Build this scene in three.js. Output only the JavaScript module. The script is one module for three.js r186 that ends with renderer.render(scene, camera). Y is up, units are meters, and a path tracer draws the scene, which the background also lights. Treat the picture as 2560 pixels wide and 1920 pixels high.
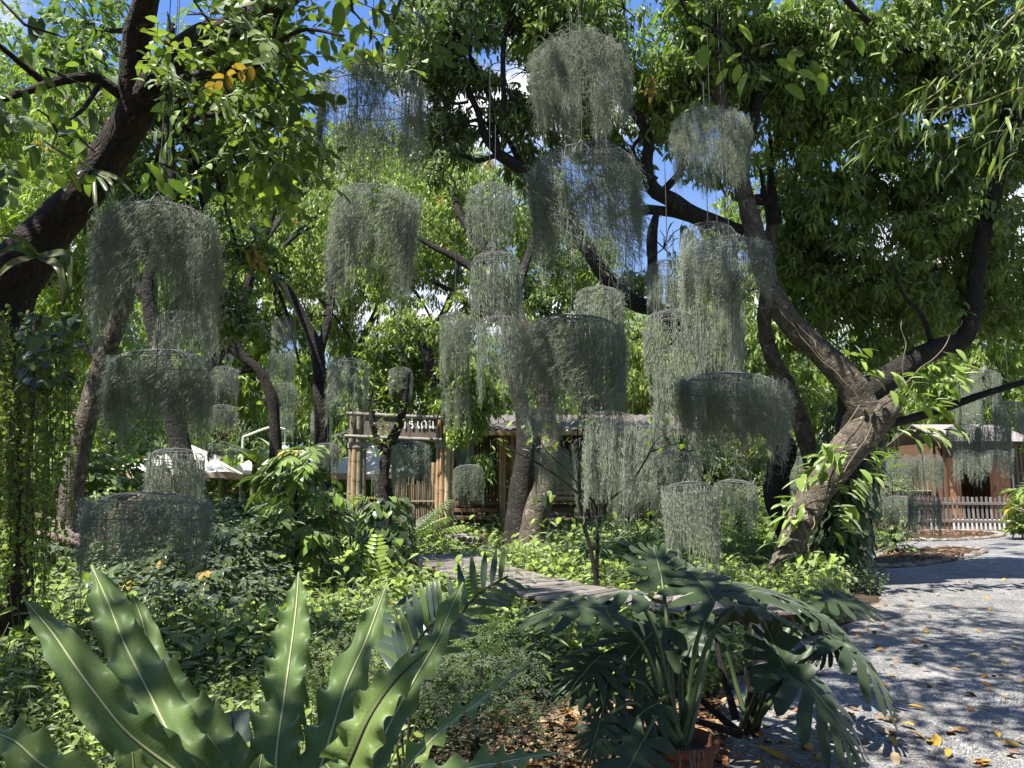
import * as THREE from 'three';
import { mergeGeometries } from 'three/addons/utils/BufferGeometryUtils.js';
import { ImprovedNoise } from 'three/addons/math/ImprovedNoise.js';

// ---------------------------------------------------------------- camera, sky, sun, exposure
const scene = new THREE.Scene();
const EYE = 1.6, PITCH = Math.atan(247 / 1925), FPX = 1925;      // a phone lens: 53 degrees tall, tilted a little up
const camera = new THREE.PerspectiveCamera(53, 4 / 3, 0.05, 400);
camera.position.set(0, EYE, 0);
camera.rotation.set(PITCH, 0, 0);
scene.add(camera);

const SUN = new THREE.Vector3(-0.50, 1.20, 0.42).normalize();    // high tropical sun behind the viewer's left shoulder
const sun = new THREE.DirectionalLight(new THREE.Color(1.0, 0.945, 0.86), 5.0);
sun.position.copy(SUN).multiplyScalar(60);
sun.castShadow = true;
sun.shadow.mapSize.set(4096, 4096);
Object.assign(sun.shadow.camera, { left: -35, right: 35, top: 35, bottom: -35, near: 1, far: 140 });
scene.add(sun, sun.target);

const noiseGen = new ImprovedNoise();
const N3 = (x, y, z) => noiseGen.noise(x, y, z);
function fbm(x, y, z, o = 4) { let a = 0, k = 0.5; for (let i = 0; i < o; i++) { a += k * N3(x, y, z); x *= 2.03; y *= 2.03; z *= 2.03; k *= 0.5; } return a; }

{ // sky: deep tropical blue with white cumulus, the same all the way round
  const W = 1024, H = 512, data = new Float32Array(W * H * 4);
  for (let j = 0; j < H; j++) {
    const up = ((j + 0.5) / H - 0.5) * Math.PI, sy = Math.sin(up), cy = Math.cos(up);
    for (let i = 0; i < W; i++) {
      const az = ((i + 0.5) / W - 0.5) * 2 * Math.PI, x = Math.cos(az) * cy, z = Math.sin(az) * cy;
      const h = Math.max(0, sy), t = Math.pow(1 - h, 2.6);
      let r = 0.046 + 0.21 * t, g = 0.126 + 0.23 * t, b = 0.385 + 0.09 * t;
      const k = 2.3 / (h + 0.35), n = fbm(x * k + 7.3, h * 2.2 + 1.7, z * k + 3.1, 5);
      let c = THREE.MathUtils.smoothstep(n + 0.30 * t, 0.10, 0.34);
      if (sy < 0) { c = 0; r = 0.08; g = 0.08; b = 0.07; }
      const o = (j * W + i) * 4, wv = 0.62 + 0.12 * n;
      data[o] = r + (wv - r) * c; data[o + 1] = g + (wv - g) * c; data[o + 2] = b + (wv * 1.02 - b) * c; data[o + 3] = 1;
    }
  }
  const sky = new THREE.DataTexture(data, W, H, THREE.RGBAFormat, THREE.FloatType);
  sky.mapping = THREE.EquirectangularReflectionMapping; sky.magFilter = THREE.LinearFilter; sky.needsUpdate = true;
  scene.background = sky; scene.environment = sky;
}
const renderer = new THREE.WebGLRenderer({ antialias: true });
renderer.toneMapping = THREE.LinearToneMapping;
renderer.toneMappingExposure = 2.4;
renderer.shadowMap.enabled = true;

// ---------------------------------------------------------------- helpers
function rng(seed) { let s = seed | 0; return () => { s = (s + 0x6d2b79f5) | 0; let t = Math.imul(s ^ (s >>> 15), 1 | s); t = (t + Math.imul(t ^ (t >>> 7), 61 | t)) ^ t; return ((t ^ (t >>> 14)) >>> 0) / 4294967296; }; }
const V = (x, y, z) => new THREE.Vector3(x, y, z);
const lerp = (a, b, t) => a + (b - a) * t, clamp = (x, a, b) => Math.min(b, Math.max(a, x));
const sstep = (x, a, b) => THREE.MathUtils.smoothstep(x, a, b);
const cP = Math.cos(PITCH), sP = Math.sin(PITCH);
// a photo pixel (2560 x 1920) gives a direction; the depth d (metres straight ahead) comes from what the thing touches or its usual size
function at(px, py, d) {
  const x = (px - 1280) / FPX, y = (960 - py) / FPX, dy = y * cP + sP, dz = -(cP - y * sP), k = d / -dz;
  return V(x * k, EYE + dy * k, dz * k);
}
function onGround(px, py, h = 0) {
  const x = (px - 1280) / FPX, y = (960 - py) / FPX, dy = y * cP + sP, dz = -(cP - y * sP), k = (h - EYE) / dy;
  return V(x * k, h, dz * k);
}
const used = {};
function numbered(n) { const k = used[n] = (used[n] ?? -1) + 1; return k ? `${n}_${String(k).padStart(3, '0')}` : n; }
function thing(name, label, category, base = V(0, 0, 0), group) {
  const o = new THREE.Group(); o.name = numbered(name); o.position.copy(base); o.userData = { label, category };
  if (group) o.userData.group = group;
  scene.add(o); return o;
}
function shade(o) { o.castShadow = o.receiveShadow = true; return o; }
// a part whose geometry is given in world metres (w) or in its parent's own axes (l)
function w(name, geo, mat, parent) { const m = shade(new THREE.Mesh(geo, mat)); m.name = name; parent.updateMatrixWorld(true); m.position.set(0, 0, 0); const inv = new THREE.Matrix4().copy(parent.matrixWorld).invert(); m.applyMatrix4(inv); parent.add(m); return m; }
function l(name, geo, mat, parent) { const m = shade(new THREE.Mesh(geo, mat)); m.name = name; parent.add(m); return m; }
function struct(name, geo, mat) { const m = shade(new THREE.Mesh(geo, mat)); m.name = numbered(name); m.userData.kind = 'structure'; scene.add(m); return m; }
function clones(o, label, group) { const c = o.clone(); c.name = numbered(o.name.replace(/_\d{3}$/, '')); c.userData = { ...o.userData }; if (label) c.userData.label = label; if (group) c.userData.group = group; scene.add(c); return c; }
function instanced(name, geo, mat, list, parent, kind = 'stuff') { // list: [matrix, r, g, b]
  const m = new THREE.InstancedMesh(geo, mat, list.length); shade(m); m.name = name; m.userData.kind = kind;
  const c = new THREE.Color();
  list.forEach((e, i) => { m.setMatrixAt(i, e[0]); m.setColorAt(i, c.setRGB(e[1], e[2], e[3])); });
  if (parent === scene) m.name = numbered(name);
  parent.add(m);
  return m;
}
function worldInst(name, geo, mat, list, parent) { const m = instanced(name, geo, mat, list, parent); parent.updateMatrixWorld(true); m.applyMatrix4(new THREE.Matrix4().copy(parent.matrixWorld).invert()); return m; }
const M4 = (p, q, s) => new THREE.Matrix4().compose(p, q, typeof s === 'number' ? V(s, s, s) : s);
const QE = (x, y, z, o = 'YXZ') => new THREE.Quaternion().setFromEuler(new THREE.Euler(x, y, z, o));
const qTo = (dir, from = V(0, 1, 0)) => new THREE.Quaternion().setFromUnitVectors(from, dir.clone().normalize());
function geoFrom(pos, idx, uv, col) {
  const g = new THREE.BufferGeometry();
  g.setAttribute('position', new THREE.Float32BufferAttribute(pos, 3));
  if (uv) g.setAttribute('uv', new THREE.Float32BufferAttribute(uv, 2));
  if (col) g.setAttribute('color', new THREE.Float32BufferAttribute(col, 3));
  g.setIndex(idx); g.computeVertexNormals(); return g;
}
function strip(g, keepUv = true) { for (const k of Object.keys(g.attributes)) if (!['position', 'normal', ...(keepUv ? ['uv'] : [])].includes(k)) g.deleteAttribute(k); return g; }
const merge = (list) => mergeGeometries(list.map((g) => strip(g.index ? g.toNonIndexed() : g)), false);
function box(sx, sy, sz, x = 0, y = 0, z = 0, rx = 0, ry = 0, rz = 0) { // a box with a small chamfer all round
  const c = Math.min(0.012, sx * 0.2, sy * 0.2, sz * 0.2), s = new THREE.Shape(), a = sx / 2 - c, b = sy / 2 - c;
  s.moveTo(-a, -b); s.lineTo(a, -b); s.lineTo(a, b); s.lineTo(-a, b); s.closePath();
  const g = new THREE.ExtrudeGeometry(s, { depth: sz - 2 * c, bevelEnabled: true, bevelThickness: c, bevelSize: c, bevelSegments: 1 });
  g.translate(0, 0, -(sz - 2 * c) / 2); g.applyQuaternion(QE(rx, ry, rz)); g.translate(x, y, z); return g;
}
// tapered limb through points [Vector3, radius]; uv in metres; lumps keep it from being a pipe
function limb(pts, { seg = 0.12, rad = 10, lump = 0.10, seed = 0, cap = true } = {}) {
  const curve = new THREE.CatmullRomCurve3(pts.map((p) => p[0]), false, 'centripetal'), L = curve.getLength();
  const n = Math.max(4, Math.min(160, Math.ceil(L / seg))), fr = curve.computeFrenetFrames(n, false), pos = [], uv = [], idx = [];
  const cum = [0]; for (let i = 1; i < pts.length; i++) cum.push(cum[i - 1] + pts[i][0].distanceTo(pts[i - 1][0]));
  const rAt = (t) => { const d = t * cum[cum.length - 1]; let i = 1; while (i < cum.length - 1 && cum[i] < d) i++; return lerp(pts[i - 1][1], pts[i][1], clamp((d - cum[i - 1]) / (cum[i] - cum[i - 1] || 1), 0, 1)); };
  const rm = pts.reduce((a, p) => a + p[1], 0) / pts.length, p = V(0, 0, 0), q = V(0, 0, 0);
  for (let i = 0; i <= n; i++) {
    const t = i / n; curve.getPointAt(t, p); const r = rAt(t);
    for (let j = 0; j <= rad; j++) {
      const a = (j % rad) / rad * 2 * Math.PI;
      q.copy(fr.normals[i]).multiplyScalar(Math.cos(a)).addScaledVector(fr.binormals[i], Math.sin(a));
      const f = r * (1 + lump * 2.4 * fbm((p.x + q.x * r) * 2.2 / (rm * 5 + 0.2) + seed, (p.y + q.y * r) * 2.2 / (rm * 5 + 0.2), (p.z + q.z * r) * 2.2 / (rm * 5 + 0.2), 3));
      pos.push(p.x + q.x * f, p.y + q.y * f, p.z + q.z * f); uv.push(j / rad * Math.max(1, Math.round(2 * Math.PI * rm / 0.5)) * 0.5, t * L);
    }
  }
  const R = rad + 1;
  for (let i = 0; i < n; i++) for (let j = 0; j < rad; j++) { const a = i * R + j; idx.push(a, a + R, a + 1, a + 1, a + R, a + R + 1); }
  if (cap) for (const e of [0, n]) { const c = pos.length / 3; curve.getPointAt(e / n, p); pos.push(p.x, p.y, p.z); uv.push(0, 0); for (let j = 0; j < rad; j++) e ? idx.push(e * R + j, c, e * R + j + 1) : idx.push(j + 1, c, j); }
  return geoFrom(pos, idx, uv);
}
function tube(pts, r, rad = 5, n) { const c = new THREE.CatmullRomCurve3(pts, false, 'centripetal'); return new THREE.TubeGeometry(c, n || Math.max(3, Math.ceil(c.getLength() / Math.max(0.04, r * 5))), r, rad, false); }

// ---------------------------------------------------------------- textures and materials
function texture(size, fn, srgb = true) {
  const d = new Uint8Array(size * size * 4);
  for (let j = 0; j < size; j++) for (let i = 0; i < size; i++) { const c = fn(i / size, j / size), o = (j * size + i) * 4; for (let k = 0; k < 3; k++) d[o + k] = clamp(c[k], 0, 1) * 255; d[o + 3] = 255; }
  const t = new THREE.DataTexture(d, size, size); t.wrapS = t.wrapT = THREE.RepeatWrapping; t.magFilter = THREE.LinearFilter; t.minFilter = THREE.LinearMipmapLinearFilter; t.generateMipmaps = true;
  if (srgb) t.colorSpace = THREE.SRGBColorSpace; t.needsUpdate = true; return t;
}
// periodic noise on the unit square
function pn(u, v, k, z = 0, o = 4) { const a = u * 2 * Math.PI, b = v * 2 * Math.PI, r = k / (2 * Math.PI); let s = 0, m = 0.5, R = r; for (let i = 0; i < o; i++) { s += m * N3(Math.cos(a) * R + z + i * 5.2, Math.sin(a) * R + Math.cos(b) * R * 0.73, Math.sin(b) * R + i * 2.1); R *= 2; m *= 0.5; } return s; }
function withRepeat(t, x, y = x) { const c = t.clone(); c.repeat.set(x, y); c.needsUpdate = true; return c; }
const std = (o) => new THREE.MeshStandardMaterial({ roughness: 0.85, ...o });
const rgb = (r, g, b) => new THREE.Color().setRGB(r, g, b);

const barkH = texture(512, (u, v) => { const rid = Math.abs(pn(u, v * 1, 9, 1.3, 5)) * 1.7, fine = pn(u, v, 40, 4, 3) * 0.5; const crack = sstep(Math.abs(pn(u, v, 13, 31, 3)), 0.0, 0.07); const h = (0.35 + rid * 0.8 + fine * 0.35) * (0.45 + 0.55 * crack); return [h, h, h]; }, false);
function barkColour(dark, light, patch, amount) {
  return texture(512, (u, v) => { const n = pn(u, v, 6, 2.2, 5) + 0.5 * pn(u, v, 34, 8, 3), rid = Math.abs(pn(u, v, 9, 1.3, 5)) * 1.7; const p = sstep(pn(u, v, 5, 20, 5) + 0.3 * pn(u, v, 30, 1, 2), 0.30 - amount, 0.38 - amount);
    const k = clamp(0.45 + n * 0.9 + rid * 0.5, 0, 1); return [0, 1, 2].map((i) => lerp(lerp(dark[i], light[i], k), patch[i], p * 0.75)); });
}
const bark = (dark, light, patch, amount, rep = 1.4) => std({ map: withRepeat(barkColour(dark, light, patch, amount), rep), bumpMap: withRepeat(barkH, rep), bumpScale: 0.034, roughness: 0.95 });
const B = {
  grey: bark([0.20, 0.175, 0.15], [0.47, 0.43, 0.375], [0.62, 0.60, 0.54], 0.10),
  brown: bark([0.11, 0.09, 0.078], [0.28, 0.225, 0.19], [0.46, 0.36, 0.31], 0.03),
  dark: bark([0.085, 0.078, 0.068], [0.21, 0.19, 0.165], [0.33, 0.33, 0.28], 0.05),
};
// leaves: a thin sheet that passes some light, with a waxy coat
const leafMat = (o = {}) => new THREE.MeshPhysicalMaterial({ color: 0xffffff, vertexColors: true, roughness: 1, transmission: 0.45, thickness: 0, clearcoat: 0.55, clearcoatRoughness: 0.27, side: THREE.DoubleSide, ...o });
const LEAF = leafMat(), LEAFMATT = leafMat({ clearcoat: 0.2, clearcoatRoughness: 0.45, transmission: 0.55 });
// ---------------------------------------------------------------- leaves and sprigs
// One leaf: lies along +Z from the origin, face up (+Y); folded along its midrib, bent down by `bend` radians over its length.
function leafShape(L, W, { st = [[0.28, 0.85], [0.62, 0.9]], fold = 0.25, bend = 0.5, tint = 1, heart = 0 } = {}) {
  const rows = [[0, 0], ...st, [1, 0]], pos = [], idx = [], col = [];
  const P = (s, x) => { const a = bend * s, y = -Math.sin(a) * s * L * 0.55, z = Math.cos(a * 0.6) * s * L; pos.push(x, y + Math.abs(x) * fold, z); col.push(tint, tint, tint); };
  P(0, 0); let prev = null, c = 1;
  for (let i = 1; i < rows.length - 1; i++) {
    const [s, k] = rows[i], h = W / 2 * k; P(s - (i === 1 ? heart : 0), -h); P(s, 0); P(s - (i === 1 ? heart : 0), h);
    const m = c; c += 3;
    if (prev === null) idx.push(0, m, m + 1, 0, m + 1, m + 2); else idx.push(prev, m, m + 1, prev, m + 1, prev + 1, prev + 1, m + 1, m + 2, prev + 1, m + 2, prev + 2);
    prev = m;
  }
  P(1, 0); idx.push(prev, c, prev + 1, prev + 1, c, prev + 2);
  return geoFrom(pos, idx, null, col);
}
const mergeC = (list) => mergeGeometries(list.map((g) => { g = g.index ? g.toNonIndexed() : g; for (const k of Object.keys(g.attributes)) if (!['position', 'normal', 'color'].includes(k)) g.deleteAttribute(k); return g; }), false);
function stick(a, b, r, tint = 0.6) { // thin three-sided twig with colour
  const d = b.clone().sub(a), L = d.length(), g = new THREE.CylinderGeometry(r * 0.6, r, L, 3, 1, true); g.translate(0, L / 2, 0); g.applyQuaternion(qTo(d)); g.translate(a.x, a.y, a.z);
  const n = g.attributes.position.count; g.setAttribute('color', new THREE.Float32BufferAttribute(new Float32Array(n * 3).fill(tint), 3)); g.deleteAttribute('uv'); return g;
}
// drooping rosette of long leaves at a twig's end (mango-like); Y is up
function sprigLong(seed, n = 15, L = 0.19, W = 0.044, st) {
  const R = rng(seed), list = [];
  for (let i = 0; i < n; i++) {
    const g = leafShape(L * lerp(0.7, 1.15, R()), W * lerp(0.8, 1.15, R()), { st, fold: 0.2 + R() * 0.3, bend: 0.5 + R() * 0.9, tint: lerp(0.72, 1.28, R()) });
    const az = R() * 6.283, down = lerp(-0.25, 1.25, Math.pow(R(), 0.8));
    g.applyQuaternion(QE(down, az, (R() - 0.5) * 0.8)); g.translate((R() - 0.5) * 0.20, (R() - 0.5) * 0.20, (R() - 0.5) * 0.20); list.push(g);
  }
  list.push(stick(V(0, -0.02, 0), V(0.03, 0.16, 0.02), 0.004, 0.5));
  return mergeC(list);
}
// twig with alternate oval leaves, lying along +Z
function sprigOval(seed, n = 9, L = 0.12, W = 0.058, len = 0.42) {
  const R = rng(seed), list = [];
  for (let i = 0; i < n; i++) {
    const t = (i + 0.6) / n, side = i % 2 ? 1 : -1, g = leafShape(L * lerp(0.75, 1.2, R()), W * lerp(0.85, 1.15, R()), { st: [[0.2, 0.72], [0.5, 1], [0.8, 0.66]], fold: 0.12 + R() * 0.25, bend: 0.2 + R() * 0.6, tint: lerp(0.75, 1.25, R()) });
    g.applyQuaternion(QE(R() * 0.7 - 0.05, side * lerp(1.2, 0.5, t) + (R() - 0.5) * 0.5, side * (R() - 0.3) * 0.5)); g.translate(0, -t * t * 0.06, t * len); list.push(g);
  }
  list.push(stick(V(0, 0, -0.03), V(0, -0.03, len * 0.6), 0.004, 0.45), stick(V(0, -0.03, len * 0.6), V(0, -0.065, len), 0.003, 0.45));
  return mergeC(list);
}
// small upright herb: pairs of leaves on a leaning stem, Y up
function herb(seed, H = 0.34, n = 16, L = 0.055, W = 0.032) {
  const R = rng(seed), list = [];
  const stems = 3;
  for (let s = 0; s < stems; s++) {
    const a = R() * 6.28, lean = 0.15 + R() * 0.45, h = H * lerp(0.6, 1.1, R()), dx = Math.cos(a) * lean * h, dz = Math.sin(a) * lean * h;
    list.push(stick(V(0, 0, 0), V(dx, h, dz), 0.0035, 0.5));
    for (let i = 0; i < n / stems; i++) { const t = 0.25 + 0.75 * (i + R()) / (n / stems), g = leafShape(L * lerp(0.7, 1.3, R()), W * lerp(0.8, 1.2, R()), { st: [[0.22, 0.8], [0.6, 0.85]], fold: 0.15 + R() * 0.2, bend: 0.3 + R() * 0.5, tint: lerp(0.75, 1.25, R()) });
      g.applyQuaternion(QE(R() * 0.55 - 0.15, R() * 6.28, (R() - 0.5) * 0.4)); g.translate(dx * t, h * t, dz * t); list.push(g); }
  }
  return mergeC(list);
}
// one pinnate frond along +Z rising then arching, with flat leaflets
function frondShape(L, W, pairs, { arch = 1.1, rise = 0.9, lw = 0.02, tint = 1, taper = 1, seed = 1 } = {}) {
  const R = rng(seed), list = [], pts = []; let p = V(0, 0, 0), a = rise; const n = 8;
  for (let i = 0; i <= n; i++) { pts.push(p.clone()); p = p.clone().add(V(0, Math.sin(a) * L / n, Math.cos(a) * L / n)); a -= arch / n; }
  for (let i = 0; i < n; i += 2) list.push(stick(pts[i], pts[Math.min(n, i + 2)], 0.004, 0.6 * tint));
  const cv = new THREE.CatmullRomCurve3(pts);
  for (let i = 0; i < pairs; i++) {
    const t = 0.16 + 0.84 * i / pairs, c = cv.getPoint(t), tg = cv.getTangent(t), k = Math.sin(Math.PI * Math.pow(0.12 + 0.88 * (1 - t) , taper) * 0.92) ;
    for (const s of [-1, 1]) { const g = leafShape(W * Math.max(0.25, k) * lerp(0.9, 1.1, R()), lw, { st: [[0.25, 1], [0.65, 0.8]], fold: 0.1, bend: 0.35 + R() * 0.3, tint: tint * lerp(0.85, 1.15, R()) });
      g.applyQuaternion(QE(0.1, s * 1.15, 0)); g.applyQuaternion(qTo(tg, V(0, 0, 1))); g.translate(c.x, c.y, c.z); list.push(g); }
  }
  return mergeC(list);
}
// fine feathery spray
function featherShape(seed, L = 0.28) { const R = rng(seed), list = []; for (let i = 0; i < 44; i++) { const t = R(), s = R() < 0.5 ? -1 : 1, g = leafShape(L * 0.13 * (1.2 - t * 0.6), 0.009, { st: [[0.5, 1]], fold: 0.1, bend: 0.3, tint: lerp(0.8, 1.3, R()) }); g.applyQuaternion(QE(R() - 0.6, s * (0.5 + R()), 0)); g.translate(s * R() * L * 0.2 * (1 - t), -t * t * L * 0.35 + (R() - 0.5) * 0.03, t * L); list.push(g); } return mergeC(list); }
const G = {
  mango: [1, 2, 3].map((s) => sprigLong(s)), far: [11, 12].map((s) => sprigLong(s, 12, 0.21, 0.06, [[0.42, 1]])),
  oval: [21, 22].map((s) => sprigOval(s)), herb: [31, 32, 33].map((s) => herb(s)), broad: [41, 42].map((s) => herb(s, 0.5, 15, 0.11, 0.055)),
  feather: [51, 52].map((s) => featherShape(s)),
};
const GREEN = { // base colours of living leaves (linear)
  deep: [0.032, 0.068, 0.013], mid: [0.074, 0.140, 0.018], olive: [0.142, 0.215, 0.026], fresh: [0.188, 0.305, 0.028], lime: [0.300, 0.430, 0.040], blue: [0.036, 0.080, 0.045],
};
function tintOf(R, a, b, yellow = 0.01) { if (R() < yellow) return [0.42, 0.28, 0.03]; const t = R(), k = lerp(0.8, 1.2, R()); return [0, 1, 2].map((i) => lerp(a[i], b[i], t) * k); }

// crown: clumps of sprigs; blob = [centre, rx, ry, rz, count]
function crown(tree, blobs, geos, mat, a, b, seed, { size = 1, gap = 0.0, tilt = 0.5, yellow = 0.008, name = 'crown', twigs = 7 } = {}) {
  const R = rng(seed), lists = geos.map(() => []), e = new THREE.Vector3();
  for (const [c, rx, ry, rz, n] of blobs) {
    for (let i = 0; i < n; i++) {
      const u = R() * 2 - 1, th = R() * 6.283, s = Math.sqrt(1 - u * u), r = Math.pow(R(), 0.42);
      e.set(c.x + s * Math.cos(th) * r * rx, c.y + u * r * ry, c.z + s * Math.sin(th) * r * rz);
      if (fbm(e.x * 0.75 + seed, e.y * 0.95, e.z * 0.75, 3) < gap) continue;
      const sc = size * lerp(0.75, 1.25, R()), q = QE((R() - 0.5) * 2 * tilt, R() * 6.283, (R() - 0.5) * 2 * tilt);
      lists[(R() * geos.length) | 0].push([M4(e, q, sc), ...tintOf(R, a, b, yellow)]);
    }
  }
  lists.forEach((li, i) => li.length && worldInst(name, geos[i], mat, li, tree));
  if (twigs) { // fine twigs through the clumps
    const sticks = [];
    for (const [c, rx, ry, rz] of blobs) for (let i = 0; i < twigs; i++) { const u = R() * 2 - 1, th = R() * 6.283, s = Math.sqrt(1 - u * u), k = lerp(0.6, 0.95, R()), e1 = V(c.x + s * Math.cos(th) * rx * k, c.y + u * ry * k, c.z + s * Math.sin(th) * rz * k), m = c.clone().lerp(e1, 0.5).add(V((R() - 0.5) * 0.3 * rx, 0.12 * ry, (R() - 0.5) * 0.3 * rz)); sticks.push(stick(c, m, 0.014, 1), stick(m, e1, 0.009, 1)); }
    const tw = w('twigs', mergeC(sticks), twigMat, tree); tw.userData.kind = 'stuff';
  }
}
const twigMat = std({ color: rgb(0.035, 0.03, 0.024), roughness: 0.95 });
// ---------------------------------------------------------------- ground, gravel path, beds
const soilMap = texture(1024, (u, v) => { const n = pn(u, v, 5, 1, 5), f = pn(u, v, 60, 3, 3), d = pn(u, v, 14, 9, 4), k = 0.5 + n * 0.8 + f * 0.8; return [lerp(0.20, 0.38, k) + d * 0.05, lerp(0.16, 0.30, k) + d * 0.03, lerp(0.12, 0.22, k)]; });
const gravelMap = texture(1024, (u, v) => { const f = pn(u, v, 150, 3, 2), g = pn(u, v, 75, 6, 3), n = pn(u, v, 4, 1, 4), k = 0.5 + f * 1.15 + g * 0.7 + n * 0.45; const s = lerp(0.28, 0.70, clamp(k, 0, 1)), br = sstep(pn(u, v, 9, 12, 4), 0.08, 0.4) * 0.05; return [s + br, s * 0.995 + br * 0.6, s * 0.985]; });
const gravelH = texture(1024, (u, v) => { const k = 0.5 + pn(u, v, 150, 3, 2) * 1.2 + pn(u, v, 75, 6, 3) * 0.7; return [k, k, k]; }, false);
const soil = std({ map: withRepeat(soilMap, 0.5), bumpMap: withRepeat(gravelH, 0.6), bumpScale: 0.02, roughness: 1 });
const gravel = std({ map: withRepeat(gravelMap, 0.55), bumpMap: withRepeat(gravelH, 0.55), bumpScale: 0.014, roughness: 0.95 });
function sheet(outline, y, step = 0) { // flat polygon with uv in metres
  const s = new THREE.Shape(outline.map((p) => new THREE.Vector2(p.x, -p.z))), g = new THREE.ShapeGeometry(s); g.rotateX(-Math.PI / 2); g.translate(0, y, 0);
  const p = g.attributes.position, uv = g.attributes.uv; for (let i = 0; i < p.count; i++) uv.setXY(i, p.getX(i), p.getZ(i)); return g;
}
{
  const g = new THREE.PlaneGeometry(300, 300, 1, 1); g.rotateX(-Math.PI / 2); const p = g.attributes.position, uv = g.attributes.uv; for (let i = 0; i < p.count; i++) uv.setXY(i, p.getX(i), p.getZ(i));
  struct('ground', g, soil);
}
// edges of the gravel read off the photograph, as points on the ground
const pathEdge = [[1500, 2100], [1560, 1930], [1700, 1860], [1770, 1760], [1850, 1690], [1960, 1620], [2120, 1560], [2190, 1510], [2200, 1475], [2170, 1440], [2150, 1412], [2200, 1372], [2260, 1352], [2300, 1342]].map(([x, y]) => onGround(x, y));
const pathPts = [V(0.2, 0, -1.2), ...pathEdge, V(9.5, 0, -24.6), V(17.2, 0, -26.0), V(19, 0, -40), V(32, 0, -40), V(30, 0, -6), V(6, 0, 4), V(1, 0, 4)];
const smoothPath = (() => { const c = new THREE.CatmullRomCurve3(pathPts.slice(0, 15), false, 'centripetal'); return [...c.getPoints(90), ...pathPts.slice(15)]; })();
struct('gravel_path', sheet(smoothPath.map((p, i) => (i < 91 ? V(p.x + 0.10 * N3(i * 0.6, 1, 1), 0, p.z + 0.10 * N3(i * 0.6, 5, 1)) : p)), 0.006), gravel);
function insidePath(x, z) { let c = false; for (let i = 0, j = smoothPath.length - 1; i < smoothPath.length; j = i++) { const a = smoothPath[i], b = smoothPath[j]; if ((a.z > z) !== (b.z > z) && x < (b.x - a.x) * (z - a.z) / (b.z - a.z) + a.x) c = !c; } return c; }

const stoneGeos = [1, 2, 3, 4].map((s) => { const g = new THREE.IcosahedronGeometry(0.5, 1), p = g.attributes.position; for (let i = 0; i < p.count; i++) { const x = p.getX(i), y = p.getY(i), z = p.getZ(i), k = 1 + 0.5 * N3(x * 1.8 + s * 9, y * 1.8, z * 1.8); p.setXYZ(i, x * k, y * k * 0.65, z * k); } g.computeVertexNormals(); return g; });
const stoneMats = [[0.34, 0.30, 0.25], [0.26, 0.22, 0.18], [0.42, 0.38, 0.33]].map((c) => std({ color: rgb(...c), roughness: 0.95, bumpMap: gravelH, bumpScale: 0.01 }));
function bed(label, outline, h, seed, heading) { // raised litter bed with a kerb of loose stones
  const R = rng(seed), c = new THREE.CatmullRomCurve3(outline, true, 'centripetal'), n = 72, ring = c.getSpacedPoints(n), mid = outline.reduce((a, p) => a.add(p), V(0, 0, 0)).multiplyScalar(1 / outline.length);
  const t = thing('flower_bed', label, 'flower bed', mid, 'stone edged flower beds');
  const pos = [], uv = [], idx = [];
  [[1, 0.008], [0.9, h * 0.6], [0.6, h], [0, h * 1.1]].forEach(([k, y]) => { for (let i = 0; i <= n; i++) { const p = ring[i % n].clone().sub(mid).multiplyScalar(k).add(mid), e = k && k < 1 ? 0.03 * N3(p.x * 2, 3, p.z * 2) : 0; pos.push(p.x, y + e, p.z); uv.push(p.x, p.z); } });
  for (let r = 0; r < 3; r++) for (let i = 0; i < n; i++) { const a = r * (n + 1) + i, b = a + n + 1; idx.push(a, a + 1, b, b, a + 1, b + 1); }
  w('soil', geoFrom(pos, idx, uv), soil, t);
  const L = c.getLength(), m = Math.min(150, Math.round(L / 0.13));
  for (let i = 0; i < m; i++) { const p = c.getPointAt(i / m), s = lerp(0.12, 0.2, R()), o = shade(new THREE.Mesh(stoneGeos[(R() * 4) | 0], stoneMats[(R() * 3) | 0])); o.name = 'stone'; o.scale.set(s * lerp(0.9, 1.4, R()), s * lerp(0.7, 1, R()), s); o.rotation.y = R() * 6.28; o.position.set(p.x - mid.x + (R() - 0.5) * 0.06, s * 0.22, p.z - mid.z + (R() - 0.5) * 0.06); t.add(o); }
  return t;
}
const gp = (list) => list.map(([x, y]) => onGround(x, y));
bed('litter covered bed edged with pale stones nearer the big forked tree', gp([[2175, 1420], [2260, 1418], [2360, 1405], [2440, 1388], [2455, 1378], [2400, 1372], [2280, 1378], [2190, 1395]]), 0.10, 5);
bed('litter covered bed edged with stones along the foot of the picket fence', gp([[2270, 1352], [2380, 1352], [2490, 1344], [2500, 1336], [2440, 1330], [2320, 1330], [2262, 1340]]), 0.10, 6);

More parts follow.
